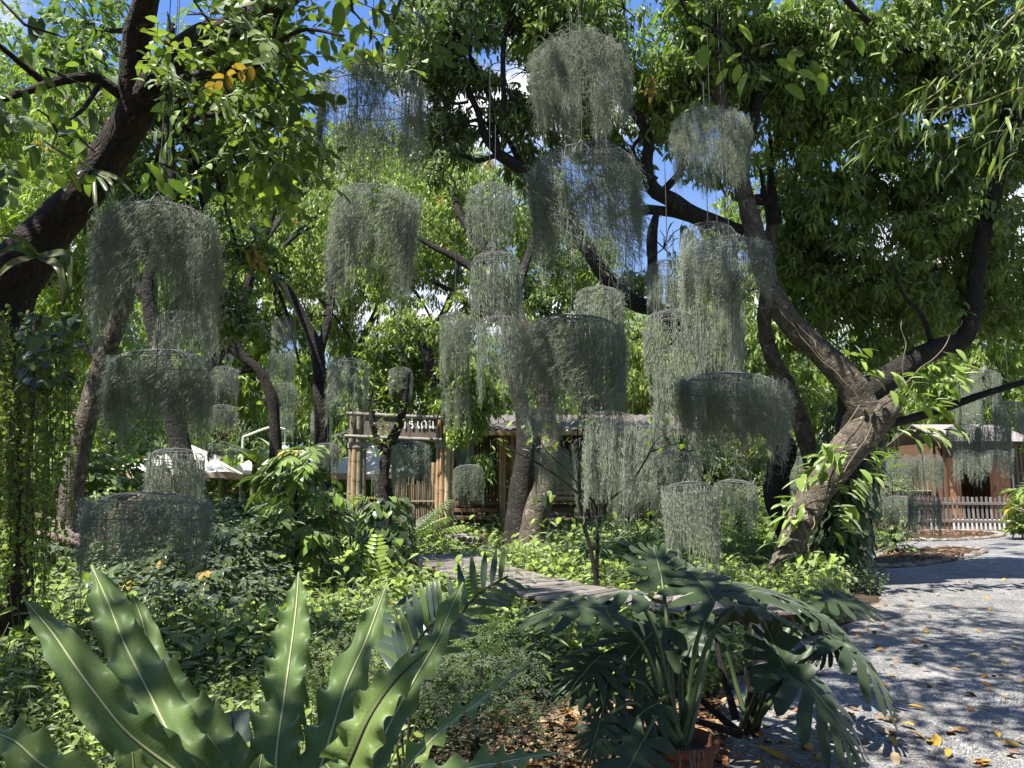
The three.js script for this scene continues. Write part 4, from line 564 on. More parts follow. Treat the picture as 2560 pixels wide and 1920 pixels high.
{ // gate
  const D = 17, A = at(888, 1388, D), C = at(1110, 1388, D), g = thing('bamboo_gate', 'bamboo gate of two bundled posts carrying a white lettered sign board', 'gate', V((A.x + C.x) / 2, 0, A.z));
  const R = rng(9);
  const post = (cx, cz, mats, seed) => {
    const spots = [[-0.15, 0.06, 3.16], [-0.05, 0.12, 2.52], [0.06, 0.12, 2.5], [0.15, 0.05, 2.5], [-0.11, -0.05, 3.18], [0.01, 0.0, 3.22], [0.12, -0.07, 3.14], [0.0, -0.14, 2.5]];
    spots.forEach(([dx, dz, h], i) => { const r = 0.058 + 0.012 * R(); w('pole', along(culm(h, r, 0.38, seed + i), V(cx + dx * 1.08, -0.04, cz + dz), V(cx + dx * 0.82, h, cz + dz * 0.9)), mats[i % mats.length], g); });
    const band = new THREE.CylinderGeometry(0.225, 0.225, 0.11, 20, 1, true); band.scale(1.0, 1, 0.88); band.translate(cx, 2.42, cz); const inner = band.clone(); inner.scale(0.985, 1, 0.985); w('band', band, std({ color: rgb(0.30, 0.27, 0.25), side: THREE.DoubleSide }), g);
  };
  post(A.x, A.z, [bambooGrey, bambooTan, bambooGrey], 20); post(C.x, C.z, [bambooTan, bambooTan, bambooPale], 40);
  const z = A.z + 0.20;
  w('beam', culmBetween(V(A.x - 0.22, 3.10, z + 0.02), V(C.x + 0.30, 2.99, z + 0.02), 0.045, 3), plankGrey[2], g);
  w('beam', culmBetween(V(A.x - 0.25, 2.61, z + 0.02), V(C.x + 0.24, 2.51, z + 0.02), 0.04, 4), plankGrey[2], g);
  w('beam', culmBetween(V(A.x - 0.32, 2.62, z - 0.4), V(A.x + 0.4, 2.66, z - 0.34), 0.035, 5), bambooGrey, g);
  const board = w('sign_board', box(C.x - A.x - 0.34, 0.44, 0.035, (A.x + C.x) / 2, 2.80, z, 0, 0, -0.045), wood([0.33, 0.29, 0.27], [0.50, 0.45, 0.42], 15, 2), g);
  // the letters that show past the creeper, as bent white strips
  const white = std({ color: rgb(0.80, 0.80, 0.78), roughness: 0.5 });
  const P = (px, py) => at(px, py, 17 - 0.235);
  const glyph = (x0, strokes, hgt = 19.5, top = 1052) => { // strokes in a box of 0..1 by 0..1, y down
    const gs = strokes.map((s) => { const pts = s.map(([x, y]) => { const q = P(x0 + x * 13, top + y * hgt); q.z = z + 0.034; return q; }); return tube(pts, 0.0165, 6, Math.max(6, s.length * 5)); });
    const m = merge(gs); w('letter', m, white, board);
  };
  const loop = (x, y, r) => [0, 1, 2, 3, 4, 5, 6].map((i) => [x + r * Math.cos(i * 1.047), y + r * Math.sin(i * 1.047)]);
  glyph(1003, [[[0.1, 0.35], [0.2, 0.12], [0.5, 0.05], [0.75, 0.25], [0.78, 0.6], [0.78, 1]]]);                                                                // sara aa
  glyph(1022, [[[0.15, 0.25], [0.35, 0.1], [0.6, 0.16], [0.8, 0.08]], [[0.3, 0.2], [0.25, 0.42], [0.7, 0.46], [0.82, 0.65], [0.82, 0.9]], loop(0.70, 0.9, 0.10), [[0.55, -0.30], [0.75, -0.42], [0.95, -0.35], [1.0, -0.55]], loop(0.6, -0.28, 0.09)]); // ro ruea with thanthakhat
  glyph(1041, [[[0.35, 0.05], [0.35, 0.85], [0.5, 0.98]], loop(0.48, 0.9, 0.10)]);                                                                             // sara e
  glyph(1053, [[[0.25, 1], [0.12, 0.7], [0.12, 0.35], [0.4, 0.06], [0.75, 0.08], [0.98, 0.35], [0.98, 1]], [[0.25, 1], [0.42, 0.78]], loop(0.46, 0.68, 0.11), [[0.55, -0.3], [0.85, -0.28], [1.0, -0.42], [1.05, -0.62]], loop(0.5, -0.36, 0.09)]); // do dek with mai tho
  glyph(1072, [[[0.2, 0.1], [0.28, 0.3], [0.28, 0.95], [0.6, 0.78], [0.9, 0.9]], loop(0.2, 0.12, 0.10), [[0.86, 0.05], [0.86, 0.85]], loop(0.92, 0.9, 0.10)]);   // no nu
}
{ // bench of laid bamboo logs beside the gate
  const D = 15.2, a = at(1146, 1352, D), b = at(1207, 1350, D), t = thing('bamboo_bench', 'low bench of thick grey bamboo logs beside the gate post', 'bench', V((a.x + b.x) / 2, 0, a.z));
  const dir = V(-0.32, 0.0, -0.9).normalize();
  for (let i = 0; i < 5; i++) { const s = V(lerp(a.x, b.x, (i + 0.2) / 4.4), a.y + 0.02 + 0.01 * (i % 2), a.z + 0.15); const o = w('log', culmBetween(s.clone().addScaledVector(dir, 1.15), s, 0.066, 60 + i, 0.5), plankGrey[i % 3], t); }
  for (const [x, y, dz] of [[1144, 1412, 0], [1212, 1405, 0], [1148, 1400, -0.75], [1200, 1398, -0.8]]) { const p = at(x, y, D - dz); w('leg', culm(a.y - 0.03 + (x > 1205 ? 0.16 : 0), 0.06, 0.25, x).translate(p.x, 0, p.z), bambooTan, t); }
  w('rail', culmBetween(V(a.x - 0.12, a.y - 0.1, a.z + 0.02), V(b.x + 0.14, b.y - 0.1, b.z + 0.02), 0.032, 6), bambooTan, t);
}
{ // low bamboo rail on the other side of the gate post
  const D = 15.6, a = at(982, 1366, D), b = at(1078, 1372, D), t = thing('bamboo_rail', 'low bamboo rail on stub posts between creeper bush and gate', 'railing', V((a.x + b.x) / 2, 0, a.z));
  w('rail', culmBetween(a, b, 0.07, 7, 0.5), bambooPale, t); w('rail', culmBetween(V(a.x, a.y - 0.02, a.z - 0.5), V(b.x, b.y + 0.02, b.z - 0.5), 0.06, 8, 0.5), bambooPale, t);
  for (const x of [995, 1068]) { const p = at(x, 1380, D); w('post', culm(a.y - 0.05, 0.065, 0.3, x).translate(p.x, 0, p.z), bambooTan, t); }
}
{ // boardwalk: planks across a bending line, on square posts
  const H = 0.46, line = new THREE.CatmullRomCurve3([V(-1.2, H, -12.6), V(-0.9, H, -11.8), V(-0.2, H, -9.9), V(0.62, H, -8.35), V(1.55, H, -7.75), V(2.7, H, -7.6)], false, 'centripetal'), L = line.getLength();
  const t = thing('boardwalk', 'weathered grey plank boardwalk on square posts winding towards the gate', 'boardwalk', V(0, 0, -9)), R = rng(12), n = Math.round(L / 0.165);
  const pg = [0, 1, 2].map((k) => box(0.148, 0.034, 1.06 + 0.03 * k));
  for (let i = 0; i < n; i++) { const u = (i + 0.5) / n, p = line.getPointAt(u), tg = line.getTangentAt(u), m = shade(new THREE.Mesh(pg[(R() * 3) | 0], plankGrey[(R() * 3) | 0])); m.name = 'plank'; m.position.set(p.x, H - 0.017 + (R() - 0.5) * 0.008, p.z + 9); m.rotation.y = Math.atan2(-tg.z, tg.x) + (R() - 0.5) * 0.02; t.add(m); }
  for (const off of [-0.42, 0.42]) { const pts = line.getSpacedPoints(14).map((p, i) => { const tg = line.getTangentAt(i / 14); return V(p.x - tg.z * off, H - 0.10, p.z + tg.x * off); }); for (let i = 0; i < 14; i++) { const a = pts[i], b = pts[i + 1], d = b.clone().sub(a); w('joist', box(d.length() - 0.003, 0.11, 0.05, (a.x + b.x) / 2, a.y, (a.z + b.z) / 2, 0, Math.atan2(-d.z, d.x), 0), woodOld, t); } }
  const stones = std({ map: withRepeat(gravelMap, 1.2), color: rgb(0.75, 0.72, 0.66), roughness: 0.95 });
  for (const u of [0.2, 0.42, 0.64, 0.80, 0.93]) for (const off of [-0.44, 0.44]) { const p = line.getPointAt(u), tg = line.getTangentAt(u); w('post', box(0.13, H - 0.02, 0.13, p.x - tg.z * off, (H - 0.02) / 2 - 0.015, p.z + tg.x * off, 0, 0.4, 0), stones, t); }
}
// parasols over the terrace
function parasol(px, py, d, half, label, arm) {
  const c = at(px, py, d), edge = at(px, 1180, d).y, t = thing('white_parasol', label, 'parasol', V(c.x, 0, c.z), 'white garden parasols behind the trees');
  const top = c.y, cloth = leafMat({ vertexColors: false, color: rgb(0.80, 0.78, 0.74), clearcoat: 0, transmission: 0.25 }), val = leafMat({ vertexColors: false, color: rgb(0.62, 0.46, 0.36), clearcoat: 0, transmission: 0.3 });
  const pos = [], idx = [], nn = 4, seg = 8; // square canopy, each side sagging between its ribs
  for (let r = 0; r <= 6; r++) for (let j = 0; j <= nn * seg; j++) { const k = r / 6, q = j / seg, i0 = Math.floor(q) % 4, f = q - Math.floor(q), cr = [[-1, -1], [1, -1], [1, 1], [-1, 1]], a = cr[i0], b = cr[(i0 + 1) % 4]; const x = lerp(a[0], b[0], f) * k * half, z = lerp(a[1], b[1], f) * k * half, sag = 0.10 * Math.sin(f * Math.PI) * k * k; pos.push(x, lerp(top, edge, Math.pow(k, 0.92)) + (k > 0.98 ? 0 : 0) - sag * 0.6 + 0.0, z); }
  const Q = nn * seg + 1; for (let r = 0; r < 6; r++) for (let j = 0; j < nn * seg; j++) { const a = r * Q + j; idx.push(a, a + 1, a + Q, a + Q, a + 1, a + Q + 1); }
  l('canopy', geoFrom(pos, idx), cloth, t);
  const vp = [], vi = []; for (let j = 0; j <= nn * seg; j++) { const b = (6 * Q + j) * 3, dn = 0.15 + 0.02 * Math.sin(j * 2.1); vp.push(pos[b] * 1.004, pos[b + 1] - 0.006, pos[b + 2] * 1.004, pos[b] * 1.004, pos[b + 1] - dn, pos[b + 2] * 1.004); if (j) { const a = (j - 1) * 2; vi.push(a, a + 1, a + 2, a + 2, a + 1, a + 3); } }
  l('valance', geoFrom(vp, vi), val, t);
  const metal = std({ color: rgb(0.62, 0.62, 0.60), roughness: 0.45, metalness: 0.4 });
  for (const [sx, sz] of [[1, 1], [-1, 1], [1, -1], [-1, -1]]) l('rib', along(new THREE.CylinderGeometry(0.012, 0.014, 1, 6).translate(0, 0.5, 0).scale(1, Math.hypot(half * 1.41, top - edge) * 0.99, 1), V(0, top - 0.03, 0), V(sx * half, edge - 0.03, sz * half)), metal, t);
  const ox = arm ? -half * 1.02 : -half * 0.62;
  l('pole', new THREE.CylinderGeometry(0.035, 0.04, arm ? top + 0.25 : top - 0.28, 10).translate(ox, (arm ? top + 0.25 : top - 0.28) / 2, arm ? -half * 0.3 : 0.2), metal, t);
  if (arm) { l('arm', tube([V(ox, top + 0.24, -half * 0.3), V(ox * 0.3, top + 0.5, -half * 0.1), V(0, top + 0.42, 0)], 0.03, 8), metal, t); l('hook', new THREE.CylinderGeometry(0.015, 0.015, 0.44, 6).translate(0, top + 0.21, 0), metal, t); } else l('mast', new THREE.CylinderGeometry(0.03, 0.035, top, 10).translate(0, top / 2 , 0), metal, t);
  l('base', new THREE.CylinderGeometry(0.32, 0.36, 0.08, 20).translate(arm ? ox : 0, 0.04, arm ? -half * 0.3 : 0), metal, t);
}
parasol(478, 1112, 20, 1.5, 'white square parasol behind the black domed moss basket', false);
parasol(712, 1112, 21, 1.25, 'white parasol on a grey side arm behind the leafy sapling', true);
parasol(930, 1112, 21.5, 1.2, 'white parasol showing on both sides of a bamboo gate post', true);

{ // bamboo hut behind the double tree
  const D = 20, X = (px) => at(px, 1200, D).x, Y = (py, d = D) => at(1280, py, d).y, t = thing('bamboo_hut', 'open bamboo hut with slatted wall, bench rail and raised floor', 'hut', V(X(1400), 0, -D)), R = rng(3);
  const floor = Y(1262), roofY = Y(1084);
  // slatted wall, lit at its outer end
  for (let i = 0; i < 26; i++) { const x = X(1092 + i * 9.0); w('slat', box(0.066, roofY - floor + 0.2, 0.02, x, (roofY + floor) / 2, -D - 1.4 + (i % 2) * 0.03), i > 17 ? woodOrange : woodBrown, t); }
  for (const [px, dz] of [[1256, 0.35], [1286, -0.3], [1474, 0.3], [1570, 0.2], [1640, 0.3], [1100, 0.1]]) w('post', culm(roofY + 0.1, 0.085, 0.5, px).translate(X(px), 0, -D + dz), px < 1290 ? bambooTan : woodBrown, t);
  w('floor', box(X(1660) - X(1095), 0.14, 3.0, (X(1660) + X(1095)) / 2, floor - 0.12, -D - 1.2), woodBrown, t);
  for (let i = 0; i < 4; i++) w('step', box(X(1245) - X(1110), 0.09, 0.34, X(1178), floor - 0.08 - i * 0.17 + 0.3, -D + 0.55 + i * 0.3 - 0.6), woodBrown, t);
  for (const [py, dz, r] of [[1232, 0.42, 0.05], [1246, 0.46, 0.06], [1222, 0.1, 0.045]]) w('rail', culmBetween(V(X(1345), Y(py), -D + dz), V(X(1655), Y(py + 1), -D + dz), r, py), bambooTan, t);
  for (let i = 0; i < 9; i++) w('baluster', culm(0.55, 0.028, 0.3, i).translate(X(1352 + i * 36), Y(1246), -D + 0.3), bambooTan, t);
  w('back_wall', box(X(1665) - X(1330), roofY - floor, 0.06, (X(1665) + X(1330)) / 2, (roofY + floor) / 2, -D - 2.55), woodOld, t);
  w('end_wall', box(0.06, roofY - floor, 2.3, X(1662), (roofY + floor) / 2, -D - 1.35), woodOld, t);
  const rise = 0.55, rl = X(1700) - X(1075), tin = std({ color: rgb(0.13, 0.115, 0.10), roughness: 0.8, metalness: 0.1, side: THREE.DoubleSide });
  const corr = (s) => { const pos = [], idx = [], n = 120; for (let i = 0; i <= n; i++) for (const k of [0, 1]) pos.push(X(1075) + rl * i / n, roofY + 0.02 + k * rise + 0.018 * Math.sin(i * 1.57 + 0.6), -D + s * (1 - k) * 2.1 - 0.9 + (s > 0 ? 0 : -0.004)); for (let i = 0; i < n; i++) idx.push(i * 2, i * 2 + 2, i * 2 + 1, i * 2 + 1, i * 2 + 2, i * 2 + 3); return geoFrom(pos, idx); };
  w('roof', corr(1), tin, t); w('roof', corr(-1), tin, t);
  w('fascia', box(rl, 0.12, 0.03, X(1075) + rl / 2, roofY - 0.06, -D + 1.19), bambooTan, t);
}
{ // stick fence seen through the gate opening
  const D = 19, t = thing('stick_fence', 'thin upright stick fence seen through the gate opening', 'fence', V(at(1040, 1290, D).x, 0, -D)), R = rng(8);
  for (let i = 0; i < 26; i++) { const x = at(985 + i * 4.4, 1290, D).x; w('stick', culm(1.55 + R() * 0.3, 0.014, 0.3, i).translate(x, 0, -D + (R() - 0.5) * 0.04), i % 3 ? bambooGrey : woodBrown, t); }
  for (const y of [0.5, 1.15]) w('rail', culmBetween(V(at(980, 1290, D).x, y, -D + 0.05), V(at(1100, 1290, D).x, y, -D + 0.05), 0.02, 3), bambooGrey, t);
  for (const px of [1068, 1082]) w('post', culm(2.1, 0.06, 0.4, px).translate(at(px, 1290, D).x, 0, -D - 0.1), bambooTan, t);
}
{ // hut with orange doors beyond the path
  const D = 27, X = (px) => at(px, 1200, D).x, Y = (py) => at(2400, py, D).y, t = thing('door_hut', 'brown timber hut with two orange doors standing open', 'hut', V(X(2430), 0, -D));
  const white = std({ color: rgb(0.72, 0.71, 0.68) });
  w('plinth', box(X(2560) - X(2320), 0.36, 2.6, (X(2560) + X(2320)) / 2, 0.17, -D - 1.1), white, t);
  const f = 0.35, rt = Y(1108);
  const leaf = (x0, x1, turn) => { const wd = X(x1) - X(x0) + 0.06, h = Y(1146) - f, door = w('door', box(wd, h, 0.045, (X(x0) + X(x1)) / 2, f + h / 2 + 0.01, -D + 0.12, 0, turn, 0), woodOrange, t); for (let k = 0; k < 4; k++) for (const s of [-1, 1]) w('panel', box(wd * 0.36, h * 0.17, 0.02, (X(x0) + X(x1)) / 2 + s * wd * 0.22 * Math.cos(turn) + 0.02 * Math.sin(turn), f + h * (0.15 + k * 0.235), -D + 0.152 - s * wd * 0.22 * Math.sin(turn), 0, turn, 0), woodOrange, door); w('handle', new THREE.CylinderGeometry(0.015, 0.015, 0.14, 6).translate((X(x0) + X(x1)) / 2 - wd * 0.38, f + h * 0.5, -D + 0.19), ironMat, door); };
  leaf(2356, 2397, 0.22); leaf(2473, 2515, -0.2);
  for (const px of [2340, 2352]) w('post', box(0.12, rt, 0.12, X(px), rt / 2, -D + 0.25), woodBrown, t);
  w('post', box(0.14, rt - 0.02, 0.14, X(2524), rt / 2, -D + 0.2), white, t);
  for (let i = 0; i < 6; i++) w('board', box(0.1, rt - Y(1148), 0.025, X(2358 + i * 8), (rt + Y(1148)) / 2, -D + 0.05), woodBrown, t);
  w('back_wall', box(X(2530) - X(2335), rt, 0.06, (X(2530) + X(2335)) / 2, rt / 2, -D - 2.3), woodBrown, t);
  w('side_wall', box(0.06, rt, 2.3, X(2334), rt / 2, -D - 1.1), woodOld, t); w('side_wall', box(0.06, rt, 2.3, X(2532), rt / 2, -D - 1.1), woodOld, t);
  w('lintel', box(X(2535) - X(2335), 0.14, 0.1, (X(2535) + X(2335)) / 2, rt - 0.12, -D + 0.31), woodBrown, t);
  w('cupboard', box(0.55, 1.3, 0.5, X(2440), f + 0.66, -D - 1.9), woodOld, t);
  const tin = std({ color: rgb(0.30, 0.27, 0.25), roughness: 0.7, metalness: 0.1, side: THREE.DoubleSide });
  for (const s of [1, -1]) { const g = box(X(2550) - X(2325), 0.035, 2.2, 0, 0, 0); g.rotateX(s * 0.33); g.translate((X(2550) + X(2325)) / 2, rt + 0.36, -D - 1.0 + s * 1.04); w('roof', g, tin, t); }
  const sh = new THREE.SphereGeometry(0.28, 16, 8, 0, 6.283, 0, 1.5); sh.scale(1, 0.7, 1); sh.translate(X(2450), Y(1140), -D + 0.6); const lampT = thing('pendant_shade', 'woven straw pendant shade hanging under the hut eaves', 'lamp shade', V(X(2450), Y(1140), -D + 0.6)); w('shade', sh, std({ color: rgb(0.50, 0.33, 0.14), side: THREE.DoubleSide }), lampT); w('cord', new THREE.CylinderGeometry(0.006, 0.006, 0.4, 5).translate(X(2450), Y(1140) + 0.36, -D + 0.6), ironMat, lampT);
}
function stakes(name, label, pa, pb, D1, D2, h, n, r, mats, cat = 'fence') { // fence of upright canes with two rails
  const a = at(pa, 1280, D1), b = at(pb, 1280, D2); a.y = b.y = 0; const t = thing(name, label, cat, a.clone().lerp(b, 0.5)), R = rng(n);
  for (let i = 0; i <= n; i++) { const p = a.clone().lerp(b, i / n); w('cane', culm(h * lerp(0.94, 1.04, R()), r, 0.4, i % 5).translate(p.x, 0, p.z), mats[i % mats.length], t); }
  const nrm = b.clone().sub(a).normalize(), off = V(-nrm.z, 0, nrm.x).multiplyScalar(0.05);
  if (off.z < 0) off.multiplyScalar(-1);
  for (const y of [h * 0.4, h * 0.75]) w('rail', culmBetween(a.clone().add(off).setY(y), b.clone().add(off).setY(y), 0.03, 2), bambooGrey, t);
}
stakes('cane_fence', 'tall cane fence joining the door hut on its shaded side', 2130, 2336, 27.2, 27.2, 1.75, 34, 0.03, [bambooGrey, woodBrown]);
stakes('cane_fence', 'tall cane fence running on past the white corner post', 2536, 2800, 26.8, 24.5, 2.6, 44, 0.03, [woodBrown, bambooGrey]);
{ // grey picket fence in front of the door hut
  const a = at(2235, 1318, 26.2), b = at(2516, 1318, 25.6), h = 1.08, t = thing('picket_fence', 'low grey picket fence in front of the door hut', 'fence', V((a.x + b.x) / 2, 0, (a.z + b.z) / 2)), n = 25, R = rng(4);
  a.y = b.y = 0;
  for (let i = 0; i <= n; i++) { const p = a.clone().lerp(b, i / n), hh = h * lerp(0.97, 1.03, R()); w('picket', box(0.075, hh, 0.03, p.x, hh / 2 + 0.05, p.z, 0, 0, (R() - 0.5) * 0.03), plankGrey[(R() * 3) | 0], t); }
  for (const y of [0.34, 0.92]) { const d = b.clone().sub(a); w('rail', box(d.length() + 0.1, 0.10, 0.05, (a.x + b.x) / 2, y, (a.z + b.z) / 2 + 0.045, 0, Math.atan2(-d.z, d.x), 0), plankGrey[1], t); }
  for (const p of [b.clone().add(V(0.12, 0, 0.02)), a]) w('post', box(0.2, 1.26, 0.16, p.x, 0.62, p.z), woodBrown, t);
}
{ // two small painted pinwheels hung by the fork
  const p = at(2200, 1205, 15), t = thing('painted_bird', 'small red and blue painted bird ornament on a black perch', 'ornament', p);
  const red = std({ color: rgb(0.45, 0.03, 0.03), roughness: 0.5 }), bl = std({ color: rgb(0.05, 0.15, 0.4), roughness: 0.5 });
  const body = new THREE.SphereGeometry(0.055, 12, 8); body.scale(0.8, 1.3, 0.8); l('body', body.translate(0, 0, 0), red, t); l('head', new THREE.SphereGeometry(0.035, 10, 8).translate(0.02, 0.095, 0), red, t); const wg = new THREE.SphereGeometry(0.05, 10, 6); wg.scale(0.4, 1.2, 0.9); l('wing', wg.translate(-0.04, -0.01, 0.02), bl, t); const tl = new THREE.ConeGeometry(0.03, 0.16, 6); tl.rotateZ(2.7); l('tail', tl.translate(0.06, -0.13, 0), red, t);
  l('perch', new THREE.CylinderGeometry(0.018, 0.018, 0.36, 6).rotateZ(1.5).translate(-0.02, -0.08, 0), ironMat, t); l('cord', new THREE.CylinderGeometry(0.003, 0.003, 1.2, 4).translate(0.02, 0.72, 0), ironMat, t);
}
// ---------------------------------------------------------------- undergrowth
const nearWalk = (x, z) => { const c = [[-1.2, -12.6], [-0.9, -11.8], [-0.2, -9.9], [0.62, -8.35], [1.55, -7.75], [2.7, -7.6]]; for (let i = 1; i < c.length; i++) { const [ax, az] = c[i - 1], [bx, bz] = c[i], t = clamp(((x - ax) * (bx - ax) + (z - az) * (bz - az)) / ((bx - ax) ** 2 + (bz - az) ** 2), 0, 1); if (Math.hypot(x - ax - t * (bx - ax), z - az - t * (bz - az)) < (z < -8.9 ? 0.16 : 0.40)) return true; } return false; };
const bare = (x, z) => insidePath(x, z) || nearWalk(x, z) || (x > -0.6 && x < 2.4 && z > -5.9) || (x > -0.5 && x < 0.5 && z > -7.6 && z < -5.9 && N3(x * 2, 0, z * 2) > 0);
function cover(name, label, geos, mat, count, zone, size, a, b, seed, { dens = -0.2, lift = 0, tilt = 0.25, keep } = {}) {
  const R = rng(seed), lists = geos.map(() => []);
  for (let i = 0; i < count; i++) {
    const [x, z] = zone(R); if (bare(x, z) || (keep && !keep(x, z)) || N3(x * 0.45 + seed, 2, z * 0.45) + 0.5 * N3(x * 1.4, seed, z * 1.4) < dens) continue;
    const s = lerp(size[0], size[1], R()) * (1 + 0.45 * N3(x * 0.7, seed + 9, z * 0.7)); lists[(R() * geos.length) | 0].push([M4(V(x, lift * R(), z), QE((R() - 0.5) * tilt, R() * 6.28, (R() - 0.5) * tilt), s), ...tintOf(R, a, b, 0.004)]);
  }
  lists.forEach((li, i) => { if (!li.length) return; const m = instanced(name, geos[i], mat, li, scene); m.userData.label = `${label}${['', ', rounder tufts', ', taller tufts'][i] || ''}`; m.userData.category = 'ground cover'; });
}
cover('ground_cover', 'dense small leaved green herbs carpeting the bed', G.herb, LEAFMATT, 9000, (R) => { const d = 2.0 + 6.5 * Math.pow(R(), 0.8); return [lerp(-0.95, 0.45, R()) * d * 0.85, -d]; }, [0.75, 1.25], GREEN.olive, GREEN.lime, 1, { dens: -0.32 });
cover('broad_ground_cover', 'broad leaved green plants filling the middle of the garden', G.broad, LEAF, 5200, (R) => { const d = 5.5 + 11 * Math.pow(R(), 0.85); return [lerp(-0.85, 0.42, R()) * d, -d]; }, [0.7, 1.35], GREEN.olive, GREEN.lime, 2, { dens: -0.28 });
cover('far_ground_cover', 'sunlit leafy plants along the back of the garden', G.broad, LEAFMATT, 3400, (R) => { const d = 14 + 9 * R(); return [lerp(-0.8, 0.36, R()) * d, -d]; }, [0.9, 1.7], GREEN.olive, GREEN.lime, 3, { dens: -0.3 });
cover('tree_foot_cover', 'low leafy plants round the tree feet and fence', G.herb, LEAFMATT, 1500, (R) => { const d = 11 + 14 * R(); return [lerp(0.3, 0.62, R()) * d, -d]; }, [0.6, 1.2], GREEN.mid, GREEN.fresh, 4, { dens: -0.2 });
{
  const fr = [1, 2].map((s) => frondShape(0.62, 0.12, 20, { seed: s, lw: 0.018, arch: 1.3, rise: 1.0 })), tuft = fr.map((g, k) => { const R = rng(k + 5), list = []; for (let i = 0; i < 6; i++) { const c = g.clone(); c.rotateX((R() - 0.5) * 0.4); c.rotateY(i * 1.05 + R()); list.push(c); } return mergeC(list); });
  cover('fern_bank', 'bank of bright feathery ferns behind the monstera', tuft, LEAFMATT, 900, (R) => { const p = onGround(lerp(1180, 1960, R()), lerp(1345, 1440, R())); return [p.x, p.z]; }, [0.8, 1.5], GREEN.olive, GREEN.lime, 6, { dens: -0.5 });
  cover('sword_fern_bank', 'dark sword ferns under the boardwalk', tuft, LEAF, 420, (R) => { const p = onGround(lerp(1180, 1560, R()), lerp(1530, 1700, R())); return [p.x, p.z]; }, [0.45, 0.85], GREEN.deep, GREEN.mid, 7, { dens: -0.6, keep: (x, z) => x > -0.4 });
}

// generic shrub: stems and leafy sprigs round a centre
function shrub(name, label, c, h, r, n, geos, mat, a, b, seed, { size = 1, group, stems = 4, bk = 'dark', flat = 1, tilt = 0.6, low = 0.12 } = {}) {
  const t = thing(name, label, 'shrub', V(c.x, 0, c.z), group), R = rng(seed);
  for (let i = 0; i < stems; i++) { const an = R() * 6.28, k = r * 0.55 * R(); addLimb(t, 'stem', [[V(c.x + 0.04 * Math.cos(an), -0.02, c.z + 0.04 * Math.sin(an)), 0.018 * h], [V(c.x + k * 0.4 * Math.cos(an), h * 0.45, c.z + k * 0.4 * Math.sin(an)), 0.013 * h], [V(c.x + k * Math.cos(an), h * 0.9, c.z + k * Math.sin(an)), 0.006 * h]], B[bk], { rad: 6, seg: 0.15 }); }
  const li = geos.map(() => []);
  for (let i = 0; i < n; i++) { const u = R(), y = h * lerp(low, 1, u), rr = r * Math.sqrt(R()) * Math.sqrt(Math.max(0.08, 1 - Math.pow((u - 0.45) / 0.62, 2))) * flat, an = R() * 6.28, p = V(c.x + rr * Math.cos(an), y, c.z + rr * Math.sin(an)); li[(R() * geos.length) | 0].push([M4(p, QE((R() - 0.5) * tilt * 2, Math.PI / 2 - an + (R() - 0.5) * 1.5, (R() - 0.5) * tilt), size * lerp(0.75, 1.25, R())), ...tintOf(R, a, b, 0.006)]); }
  li.forEach((x, i) => x.length && worldInst('foliage', geos[i], mat, x, t));
  return t;
}
const big = [sprigOval(61, 8, 0.24, 0.085, 0.30), sprigOval(62, 7, 0.26, 0.09, 0.26)];
{
  // sapling with the dark upright stem
  const p = V(at(738, 1400, 9.6).x, 0, -9.6), t = thing('leafy_sapling', 'leafy sapling on one dark upright stem in front of the parasols', 'sapling', p), R = rng(15);
  const stem = [[V(p.x, 0, p.z), 0.032], [V(p.x + 0.02, 0.8, p.z), 0.028], [V(p.x - 0.02, 1.5, p.z), 0.022], [V(p.x, 2.0, p.z), 0.010]]; addLimb(t, 'trunk', stem, B.dark, { rad: 8, seg: 0.1, lump: 0.05 });
  const li = [[], []];
  for (let i = 0; i < 13; i++) { const y = lerp(0.55, 1.9, (i + R()) / 13), an = i * 2.4, L = lerp(0.75, 0.35, y / 2) * lerp(0.8, 1.2, R()), e = V(p.x + Math.cos(an) * L, y + 0.12, p.z + Math.sin(an) * L); addLimb(t, 'branch', [[V(p.x, y - 0.05, p.z), 0.011], [V(p.x + Math.cos(an) * L * 0.5, y + 0.06, p.z + Math.sin(an) * L * 0.5), 0.008], [e, 0.004]], B.dark, { rad: 5, lump: 0.02 });
    for (let k = 0; k < 9; k++) { const q = V(p.x, y, p.z).lerp(e, lerp(0.35, 1.05, R())).add(V((R() - 0.5) * 0.24, (R() - 0.5) * 0.2, (R() - 0.5) * 0.24)); li[k % 2].push([M4(q, QE(R() * 0.7, Math.PI / 2 - an + (R() - 0.5) * 2.4, (R() - 0.5) * 0.6), lerp(0.6, 0.95, R())), ...tintOf(R, GREEN.deep, GREEN.fresh)]); } }
  for (let k = 0; k < 10; k++) li[k % 2].push([M4(V(p.x + (R() - 0.5) * 0.2, 1.95 + R() * 0.12, p.z + (R() - 0.5) * 0.2), QE(R() * 0.5 - 0.3, R() * 6.28, 0), 0.8), ...tintOf(R, GREEN.mid, GREEN.fresh)]);
  li.forEach((x, i) => worldInst('foliage', big[i], LEAF, x, t));
}
const hang = V; // readability only
shrub('dark_shrub', 'low dark shrub under the leafy sapling', V(-3.6, 0, -9.0), 1.15, 0.9, 330, G.oval, LEAF, GREEN.deep, GREEN.mid, 21, { size: 1.0 });
shrub('dark_shrub', 'dark shrub beside the twin stems and lowest moss basket', V(-3.1, 0, -7.9), 0.75, 0.8, 240, G.oval, LEAF, GREEN.deep, GREEN.mid, 22, { size: 0.8 });
shrub('broad_leaf_shrub', 'broad glossy leaved shrub close to the gate post', V(at(880, 1380, 13).x, 0, -13), 1.15, 0.8, 90, big, LEAF, GREEN.deep, GREEN.fresh, 23, { size: 0.8 });
